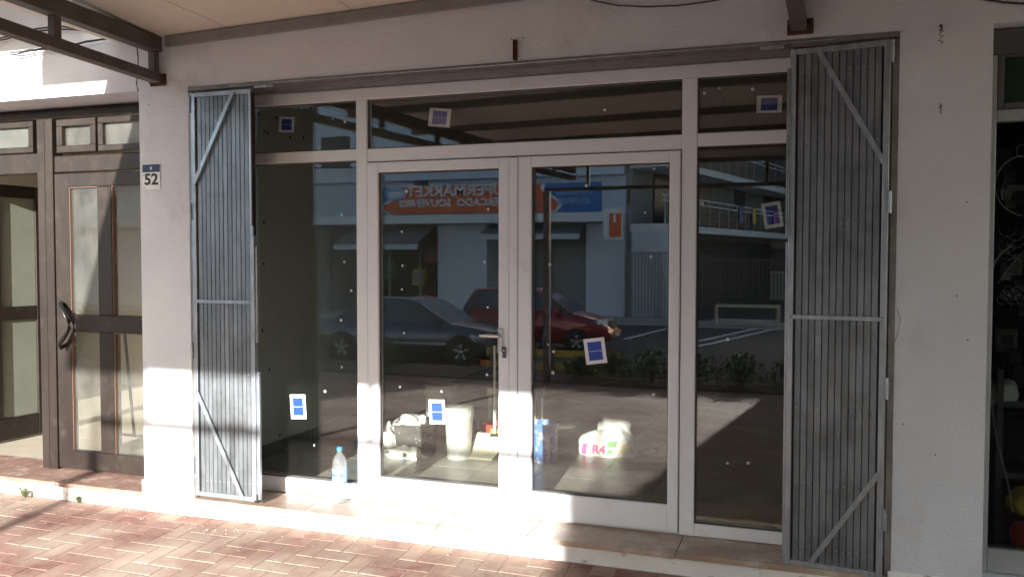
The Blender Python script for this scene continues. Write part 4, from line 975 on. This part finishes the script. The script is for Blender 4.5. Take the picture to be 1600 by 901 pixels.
# cars -------------------------------------------------------------
def car(label, loc, L, Wd, Ht, paint, hatch, cat='car'):
    t_ = thing('parked_car', label, cat, loc, group='cars parked across the street')
    hw = Wd/2; st = []
    # stations: x(0 rear..1 front), top of body, half width factor
    if hatch: top = [(0, .55, .80), (.03, .60, .90), (.10, .66, .97), (.3, .66, 1), (.55, .66, 1), (.68, .64, 1), (.82, .58, .98), (.93, .50, .92), (.985, .40, .82), (1, .30, .74)]
    else: top = [(0, .58, .80), (.02, .64, .88), (.08, .66, .95), (.2, .66, 1), (.45, .64, 1), (.66, .63, 1), (.82, .58, .98), (.93, .51, .92), (.985, .42, .82), (1, .32, .74)]
    sec = []
    for fx_, zt_, wf in top:
        x = (fx_-.5)*L; zt2 = zt_*Ht; w_ = hw*wf; zb_ = .13*Ht/.98 if .02 < fx_ < .98 else .2*Ht
        ring = [(w_*.80, zb_), (w_*.97, zb_+.05), (w_, .30*Ht), (w_*.995, .42*Ht if zt_ > .45 else zt2*.85), (w_*.93, zt2-.035), (w_*.82, zt2), (w_*.4, zt2+.02), (0, zt2+.028)]
        sec.append([(x, -y, z) for y, z in ring]+[(x, y, z) for y, z in reversed(ring[:-1])])
    n = len(sec[0]); vs = [p for s in sec for p in s]; fs = []
    for i in range(len(sec)-1):
        for k in range(n-1): fs.append((i*n+k, i*n+k+1, (i+1)*n+k+1, (i+1)*n+k))
        fs.append((i*n+n-1, i*n, (i+1)*n, (i+1)*n+n-1))
    fs.append(tuple(range(n-1, -1, -1))); fs.append(tuple((len(sec)-1)*n+k for k in range(n)))
    b = MB().add(vs, fs, 0, True); o = b.build('body', M_[paint], t_)
    # greenhouse
    if hatch: gh = [(.02, .66, .80, .80), (.09, .97, .66, .66), (.30, 1.0, .70, .70), (.50, .985, .70, .70), (.60, .90, .72, .72), (.76, .62, .80, .82)]
    else: gh = [(.13, .645, .80, .80), (.25, .93, .68, .68), (.38, .99, .70, .70), (.50, .985, .70, .70), (.57, .93, .71, .71), (.73, .61, .82, .82)]
    secs = []
    for fx_, zt_, wf, _ in gh:
        x = (fx_-.5)*L; secs.append([(x, -hw*.90, .60*Ht), (x, -hw*(wf+.03), zt_*Ht-.05 if zt_ > .75 else zt_*Ht), (x, -hw*wf*.85, zt_*Ht), (x, hw*wf*.85, zt_*Ht), (x, hw*(wf+.03), zt_*Ht-.05 if zt_ > .75 else zt_*Ht), (x, hw*.90, .60*Ht)])
    vs = [p for s in secs for p in s]; G = MB(); R_ = MB(); WS = MB()
    for i in range(len(secs)-1):
        for k in range(5):
            f = (i*6+k, i*6+k+1, (i+1)*6+k+1, (i+1)*6+k); q = [vs[j] for j in f]
            last = i == len(secs)-2; first = i == 0
            if k in (1, 2, 3):
                if last or first: (WS if last else G).add(q, [(0, 1, 2, 3)], 0, False)
                else: R_.add(q, [(0, 1, 2, 3)], 0, True)
            else: G.add(q, [(0, 1, 2, 3)], 0, False)
    G.build('side_glass', M_['carglass'], t_); R_.build('roof', M_[paint], t_); WS.build('windscreen', M_['windscreen'], t_)
    pl_ = MB()
    for s_ in (-1, 1):
        for i in ((1, 2) if not hatch else (1,)):
            pass
        idx = [0, 1, 2, 3, 4, 5]
        e = lambda i, kk: Vector(secs[i][kk])
        ks, kt = (0, 1) if s_ < 0 else (5, 4)
        off = Vector((0, s_*.008, 0))
        for i in range(len(secs)-1): pl_.bar(e(i, kt)+off, e(i+1, kt)+off, .035, .035)
        mid = 2 if not hatch else 2
        pl_.bar(e(mid, ks)+off, e(mid, kt)+off, .05, .02, up=(1, 0, 0))
        pl_.bar(e(1, ks)+off+Vector((-.05, 0, 0)), e(1, kt)+off, .07, .02, up=(1, 0, 0))
    pl_.build('pillars', M_[paint], t_)
    # wheels
    R = .315 if not hatch else .285
    for fx_ in ((.175, .80) if not hatch else (.19, .80)):
        for s_ in (-1, 1):
            x = (fx_-.5)*L; y = s_*(hw-.09)
            Mx = Matrix.Translation((x, y, R)) @ Matrix.Rotation(math.pi/2, 4, 'X')
            wh = bpy.data.objects.new('wheel', None); link(wh, t_); wh.location = (x, y, R); Ml = Matrix.Rotation(math.pi/2, 4, 'X')
            MB().lathe([(R*.62, -.10), (R*.95, -.10), (R, -.07), (R, .07), (R*.95, .10), (R*.62, .10)], n=28, M=Ml, cap=False).build('tyre', M_['tyre'], wh)
            rm_ = MB().lathe([(R*.64, -.095), (R*.60, -.06), (R*.60, .06), (R*.64, .095)], n=28, M=Ml, cap=False)
            for k in range(5):
                a = 2*math.pi*k/5+.3
                rm_.bar((0, s_*.085, 0), (R*.61*math.cos(a), s_*.09, R*.61*math.sin(a)), .022, .05, up=(-math.sin(a), 0, math.cos(a)))
            rm_.lathe([(.05, .07), (.045, .10)], n=12, M=Ml).lathe([(.05, -.10), (.045, -.07)], n=12, M=Ml)
            rm_.build('rim', M_['rim'], wh)
            MB().lathe([(R*.59, -.02), (R*.59, .0)], n=20, M=Ml).build('brake_shield', M_['tyre'], wh)
            ar = MB().lathe([(R*1.20, 0), (R*1.20, .012)], n=28, M=Matrix.Translation((x, s_*(hw+.001)-(.0 if s_ < 0 else -.012), R)) @ Ml)
            ar.build('wheel_arch', M_['black'], t_)
            # wheel stands proud of the arch
            wh.location.y = s_*(hw-.085)
    xf = L/2
    for s_ in (-1, 1):
        hl_ = MB(); y0_, y1_ = (s_*hw*.42, s_*hw*.80)
        hl_.add([(xf-.09, y0_, .43*Ht), (xf-.26, s_*hw*.93, .45*Ht), (xf-.30, s_*hw*.925, .53*Ht), (xf-.14, y0_, .505*Ht), (xf-.28, y0_, .43*Ht), (xf-.40, s_*hw*.86, .45*Ht), (xf-.42, s_*hw*.86, .52*Ht), (xf-.30, y0_, .50*Ht)],
                [(0, 1, 2, 3), (4, 7, 6, 5), (0, 3, 7, 4), (1, 5, 6, 2), (3, 2, 6, 7), (0, 4, 5, 1)])
        hl_.build('headlight', M_['lamp_clear'], t_)
        MB().box(-L/2-.005, -L/2+.10, min(s_*hw*.55, s_*hw*.83), max(s_*hw*.55, s_*hw*.83), .46*Ht, .56*Ht).build('tail_light', M_['red'], t_, bevel=.01)
        MB().cbox(L*.16, L*.16+.12, s_*(hw+.07)-.09, s_*(hw+.07)+.09, .62*Ht, .70*Ht, .02).build('mirror', M_[paint], t_)
        # door seams and handles
        dg = MB()
        for fx_ in ((.33, .50, .70) if not hatch else (.35, .68)): dg.box((fx_-.5)*L-.003, (fx_-.5)*L+.003, s_*(hw+.0015)-.002, s_*(hw+.0015)+.002, .22*Ht, .60*Ht)
        dg.build('door_seam', M_['black'], t_)
        for fx_ in ((.36, .53) if not hatch else (.40,)): MB().box((fx_-.5)*L, (fx_-.5)*L+.15, s_*(hw+.01)-.012, s_*(hw+.01)+.012, .52*Ht, .54*Ht).build('door_handle', M_[paint], t_)
        MB().box(-L*.28, L*.24, s_*(hw+.004)-.008, s_*(hw+.004)+.008, .30*Ht, .33*Ht).build('side_moulding', M_['galv2' if not hatch else 'black'], t_)
    gl = MB().box(xf-.10, xf-.035, -hw*.38, hw*.38, .37*Ht, .47*Ht)
    gl.build('grille', M_['black'], t_)
    for z in (.375, .42, .465): MB().box(xf-.04, xf-.025, -hw*.37, hw*.37, z*Ht-.006, z*Ht+.006).build('grille_bar', M_['chrome'], t_)
    MB().box(xf-.18, xf+.045, -hw*.78, hw*.78, .19*Ht, .32*Ht).build('bumper', M_[paint], t_, bevel=.04)
    MB().box(xf+.046, xf+.056, -.24, .24, .23*Ht, .30*Ht).build('number_plate', M_['plate'], t_)
    return t_
pw = mirz(706, 574, -.17)
car('dark blue saloon car mirrored in the left door glass', (-8.55, -13.0, RZ), 4.75, 1.80, 1.50, 'car_blue', False)
car('red hatchback mirrored in the right door glass', (-6.55, -16.2, RZ), 3.95, 1.70, 1.62, 'car_red', True)

# supermarket -------------------------------------------------------
YV = 27.0
sm = thing('supermarket_building', 'two storey blue white building with supermarket sign, mirrored in the glass', 'building', (-15, -YV, 0))
def Lp(p): return Vector((p.x+15, p.y+YV, p.z))
def bx3(x0, x1, z0, z1, y0, y1, m, name, parent=sm, bevel=0):      # y0,y1 toward the street positive
    return MB().box(x0+15, x1+15, y0, y1, z0, z1).build(name, M_[m], parent, bevel)
xr = -6.6
zsl = mir(700, 350, YV).z; zsl2 = mir(700, 337, YV).z
bx3(-34, xr, 4.95, 8.6, -10, 0, 'bld', 'upper_wall')
bx3(-34, xr, zsl2, 4.949, -10, -.4, 'bld', 'upper_wall')
bx3(-34, xr, zsl, zsl2-.001, -10, .9, 'bld_white', 'floor_slab')
bx3(-34, xr, RZ, zsl-.001, -10, -4, 'shopdark', 'shop_interior')
for (a, b_) in ((683, 760), (915, 975)):
    pa, pb2 = mir(a, 400, YV), mir(b_, 400, YV); bx3(pa.x, pb2.x, RZ, zsl-.002, -3.9, 0, 'bld', 'wall_pier')
pa = mir(593, 400, YV); bx3(-34, pa.x-3.2, RZ, zsl-.002, -3.9, -.02, 'bld', 'wall_pier')
# shopfront frames and dim goods
for k in range(9):
    x = -20+k*1.45
    if not (-14.4 < x < -12.1 or -8.1 < x): bx3(x, x+.07, RZ, zsl-.3, -1.1, -1.0, 'gate', 'window_frame')
for (a, m, z) in ((-15.3, 'red', 1.9), (-15.9, 'yellow', .9), (-17.4, 'green', 1.2), (-10.9, 'bld_white', 1.5), (-9.6, 'rail', 1.2)):
    tag(MB().box(-.3, .3, -.15, .15, -.35, .35).box(-.25, .25, .151, .2, -.2, .2, 1).build('display_poster', [M_[m], M_['bld_grey']], loc=(a, -YV-1.6, z)), {-15.3: 'red notice board', -15.9: 'yellow notice board', -17.4: 'green notice board', -10.9: 'white notice board', -9.6: 'grey notice board'}[a]+' inside the mirrored supermarket front', 'notice board')
# awnings
def awn(x0, x1, zt_, zb_, out, lab):
    t_ = thing('shop_awning', lab, 'awning', ((x0+x1)/2, -YV+.02, zt_)); w_ = (x1-x0)/2
    MB().add([(-w_, 0, 0), (w_, 0, 0), (w_, out, zb_-zt_), (-w_, out, zb_-zt_), (-w_, 0, -.04), (w_, 0, -.04), (w_, out, zb_-zt_-.04), (-w_, out, zb_-zt_-.04)], [(0, 3, 2, 1), (4, 5, 6, 7), (0, 1, 5, 4), (1, 2, 6, 5), (2, 3, 7, 6), (3, 0, 4, 7)]).build('cloth', M_['awning'], t_)
    MB().box(-w_, w_, out-.03, out, zb_-zt_-.25, zb_-zt_-.041).build('valance', M_['rail'], t_)
awn(-18.2, -14.45, zsl-.05, mir(600, 384, YV-1.6).z+.1, 1.7, 'grey sloping awning mirrored in the upper part of the left door')
awn(-12.1, -8.1, zsl-.05, zsl-.42, .9, 'narrow awning under the slab, mirrored in the right door')
# sign band
sg = bpy.data.objects.new('sign_board', None); link(sg, sm); sy = .93
zA, zB = mir(760, 333, YV).z+.02, mir(760, 292, YV).z
zA = zsl2+.03; xs0 = mir(593, 300, YV).x-.35; xs1 = mir(948, 300, YV).x
MB().box(xs0+15, xs1+15, sy-.05, sy, zA, zB).build('blue_board', M_['sign_blue'], sg)
xo0, xo1 = mir(628, 315, YV).x, mir(868, 310, YV).x
def swoosh(o_):
    P = []
    n_ = 14
    for k in range(n_+1):
        f = k/n_; z = f; P.append((xo0-.25*math.sin(f*math.pi*2)*1.6-o_, f))
    for k in range(n_+1):
        f = 1-k/n_; P.append((xo1+.35*math.sin(f*math.pi*1.6+.3)+o_, f))
    return P
def sw(o_, y_, m, z0_, z1_):
    P = swoosh(o_); poly = [(x+15, z0_+(z1_-z0_)*f) for x, f in P]
    MB().prism([(-p[0], p[1]) for p in poly], xzM((0, y_, 0), (-1, 0, 0), (0, 0, 1)), .012).build('sign_swoosh', M_[m], sg)
sw(.16, sy+.001, 'bld_white', zA+.01, zB-.01); sw(0, sy+.016, 'sign_orange', zA+.015, zB-.015)
def oval(cx, cz_, rx2, rz2, y_, m, nm):
    MB().prism([(-(cx+rx2*math.cos(t)), cz_+rz2*math.sin(t)) for t in [-2*math.pi*k/24 for k in range(24)]][::-1], xzM((0, y_, 0), (-1, 0, 0), (0, 0, 1)), .012).build(nm, M_[m], sg)
pO = mir(633, 306, YV); oval(pO.x+15, pO.z, .50, .26, sy+.030, 'sign_lightblue', 'sign_logo'); oval(pO.x+15+.05, pO.z-.02, .34, .14, sy+.044, 'bld_white', 'sign_logo')
def sign_text(body, px0, px1, pyc, size, m='bld_white'):
    a, b_ = mir(px0, pyc, YV), mir(px1, pyc, YV); cxx = (a.x+b_.x)/2
    o = text_mesh('sign_lettering', body, size, M_[m], sg, Matrix.Identity(4), .01, bold=.012)
    w_ = max(v.co.x for v in o.data.vertices)-min(v.co.x for v in o.data.vertices)
    o.data.transform(xzM((cxx+15, sy+.042, a.z), (-1, 0, 0), (0, 0, 1)) @ Matrix.Diagonal(((b_.x-a.x)/w_, 1, 1, 1)))
sign_text('SUPERMARKET', 650, 812, 303, .62); sign_text('SUPERMERCADO  SOUVENIRS', 640, 850, 321, .40)
sign_text('SUPERMERCADO', 878, 936, 303, .34, 'sign_lightblue'); sign_text('SOUVENIRS', 882, 932, 317, .30, 'sign_lightblue')
# upper storey openings
for (a, b_, c_, d_) in ((640, 662, 262, 290), ):
    p, q = mir(a, c_, YV), mir(b_, d_, YV); bx3(p.x, q.x, q.z, p.z, -.39, -.36, 'window_dark', 'window')
for x in (-19.8, -24): 
    bx3(x, x+1.4, 5.6, 6.9, .0, .02, 'window_dark', 'window')
# balcony railing on the left part
rl = MB(); x = -26.0; xe = mir(582, 320, YV).x-.3
while x < xe: rl.box(x+15, x+.035+15, .82, .86, zsl2, zsl2+1.15); x += .16
tag(rl.build('balusters', M_['rail'], sm), kind='stuff')
bx3(-26, xe, zsl2+1.151, zsl2+1.21, .80, .88, 'rail', 'handrail')
rl = MB(); x = -30.0
while x < -8: rl.box(x+15, x+.035+15, -.1, -.06, 8.6, 9.5); x += .16
tag(rl.build('roof_balusters', M_['rail'], sm), kind='stuff')
bx3(-30, -8, 9.501, 9.57, -.12, -.04, 'rail', 'handrail')
# projecting orange sign on the corner pier
p0, p1 = mir(943, 325, 25.6), mir(972, 375, 25.6)
ps = thing('projecting_sign', 'orange lightbox sign projecting from the mirrored supermarket corner', 'sign', ((p0.x+p1.x)/2, -25.6, (p0.z+p1.z)/2))
hw_, hh_ = (p1.x-p0.x)/2, (p0.z-p1.z)/2
MB().box(-hw_, hw_, -.14, .10, -hh_, hh_).build('case', M_['bld_white'], ps, bevel=.02)
MB().box(-hw_*.35, hw_*.93, .101, .12, -hh_*.82, hh_*.66).build('face', M_['sign_orange'], ps)
MB().box(hw_*.1, hw_*.35, .121, .13, hh_*.1, hh_*.6).build('emblem', M_['bld_white'], ps)
MB().box(-.03, .03, -1.4, -.141, .3, .36).build('bracket', M_['gate'], ps)

# balcony building to the right, receding
A = mir(1040, 404, YV); B = mir(1240, 404, 44.5)
dv = (B-A); dv.z = 0; LB = dv.length; ang = math.atan2(dv.y, dv.x)
ab = thing('balcony_building', 'grey apartment building with white balcony slabs, mirrored in the right window', 'building', (A.x, A.y, 0), ang)
# local x runs away from us along the facade; the street side is local +y or -y
sgn_ = -1 if Vector((math.cos(ang), math.sin(ang))).cross(Vector((0-A.x, 0-A.y))) < 0 else 1
def ay(a, b_): return (min(sgn_*a, sgn_*b_), max(sgn_*a, sgn_*b_))
y_ = ay(-8, -1.4); MB().box(0, 34, *y_, RZ, 6.6).build('wall', M_['bld_grey'], ab)
y_ = ay(-1.39, -1.2)
s1 = mir(1090, 350, YV+1).z; s2 = 5.45
for z in (s1, s2):
    y_ = ay(-1.39, 0); MB().box(-.2, 34, *y_, z-.28, z).build('projecting_slab', M_['bld_white'], ab)
    rl = MB(); x = 0
    y_ = ay(-.08, -.04)
    while x < 32: rl.box(x, x+.04, *y_, z+.001, z+1.05); x += 1.2
    x = 0
    tag(rl.build('balcony_posts', M_['rail'], ab), kind='stuff')
    for h_ in (.85, 1.06):
        MB().box(-.2, 34, *ay(-.09, -.03), z+h_, z+h_+.045).build('handrail', M_['bld_white'], ab)
    MB().box(0, 33, *ay(-.07, -.05), z+.06, z+.84).build('balcony_glass', M_['shopdark'], ab)
for k in range(6):
    y_ = ay(-1.395, -1.34)
    for z in (s1+.1, s2+.1): MB().box(2+k*5, 3.6+k*5, *y_, z, z+2.1).build('window', M_['window_dark'], ab)
MB().box(.5, 33, *ay(-1.398, -1.3), RZ, s1-.5).build('dark_arcade', M_['shopdark'], ab)
MB().box(4.5, 5.3, *ay(-1.2, -1.1), 1.9, 2.6).build('red_sign', M_['red'], ab)
MB().box(-.25, .25, *ay(-1.3, .0), RZ, s1-.29).build('end_pier', M_['bld'], ab)
# washing on the balcony
for k, (x, m) in enumerate(((8.5, 'blue'), (10.5, 'yellow'), (14, 'pink'))):
    MB().box(x, x+.5, *ay(0.0, .03), s1+.35, s1+1.1).build('laundry', M_[m], ab)
# metal gates by the supermarket corner
def gate(p0, p1, z1, n, lab, m='gate'):
    d = (p1-p0); L_ = d.length; t_ = thing('metal_gate', lab, 'gate', (p0.x, p0.y, RZ), math.atan2(d.y, d.x), group='metal gates across the street')
    MB().box(0, L_, -.03, .03, .1, .16).build('bottom_rail', M_[m], t_); MB().box(0, L_, -.03, .03, z1-.06, z1).build('top_rail', M_[m], t_)
    me = MB().box(-.02, .02, -.02, .02, .161, z1-.061).mesh('bar', M_[m])
    for k in range(n+1):
        o = bpy.data.objects.new('bar', me); o.location = (L_*k/n, 0, 0); link(o, t_)
gate(mir(977, 404, 26.6), mir(1044, 404, 26.6), 2.6, 13, 'tall barred gate beside the supermarket corner, mirrored in the right door')
M_['gate_dark'] = mat('gate_dark', (.05, .05, .05), .35, .5)
gate(mir(1050, 404, 26.2), mir(1112, 404, 26.2), 2.5, 12, 'narrow dark barred gate left of the pale frame, mirrored in the right side window', 'gate_dark')
gate(mir(1116, 404, 26.2), mir(1226, 404, 26.2), 2.35, 20, 'wide dark barred gate behind the pale frame, mirrored in the right side window', 'gate_dark')
# long pale frame in the car park
q0, q1 = mirz(1117, 501, -.17), mirz(1220, 501, -.17); q0.y = q1.y = -(YV-2.2)
q0 = mir(1117, 480, YV-3); q1 = mir(1219, 480, YV-3)
fr = thing('parking_frame', 'pale rectangular metal frame low in the car park, mirrored in the right side window', 'frame', (q0.x, q0.y, RZ)); Lf = q1.x-q0.x
zt_ = mir(1160, 478, YV-3).z-RZ; zb_ = mir(1160, 501, YV-3).z-RZ
for z in (zb_, zt_): MB().box(0, Lf, -.04, .04, z-.05, z+.05).build('rail', M_['bld_sand'], fr)
for x in (0, Lf-.1): MB().box(x, x+.1, -.039, .039, 0, zt_-.051).build('post', M_['bld_sand'], fr)

# tall block further back: its shadow ends on the pavement
tb_ = thing('apartment_block', 'tall sand coloured apartment block beyond the car park', 'building', (-2.2, -45, 0))
MB().box(-5.5, 5.5, -12, 0, RZ, 9.3).build('wall', M_['bld_sand'], tb_)
for zf in range(3):
    for k in range(4):
        f = MB().box(-4.6+k*2.4, -3.4+k*2.4, .001, .05, 1+zf*2.8, 2.3+zf*2.8).build('window', M_['window_dark'], tb_)
        MB().box(-4.7+k*2.4, -3.3+k*2.4, .001, .12, .9+zf*2.8, .99+zf*2.8).build('window_sill', M_['bld_white'], f)
MB().box(-5.7, 5.7, .001, .3, 9.1, 9.29).build('cornice', M_['bld_white'], tb_)
# overhead street cables mirrored near the door tops
for k, (y_, z0, z1, lab) in enumerate(((-20, 5.3, 5.7, 'upper street cable crossing behind the glass reflection'), (-20.6, 4.95, 5.15, 'lower street cable crossing behind the glass reflection'))):
    P = [(-22+44*i/16, 0, z0+(z1-z0)*i/16-.35*math.sin(math.pi*i/16)) for i in range(17)]
    tag(MB().tube(P, .025, 5).build('street_cable', M_['cable'], loc=(0, y_, 0)), lab, 'cable', 'street cables')
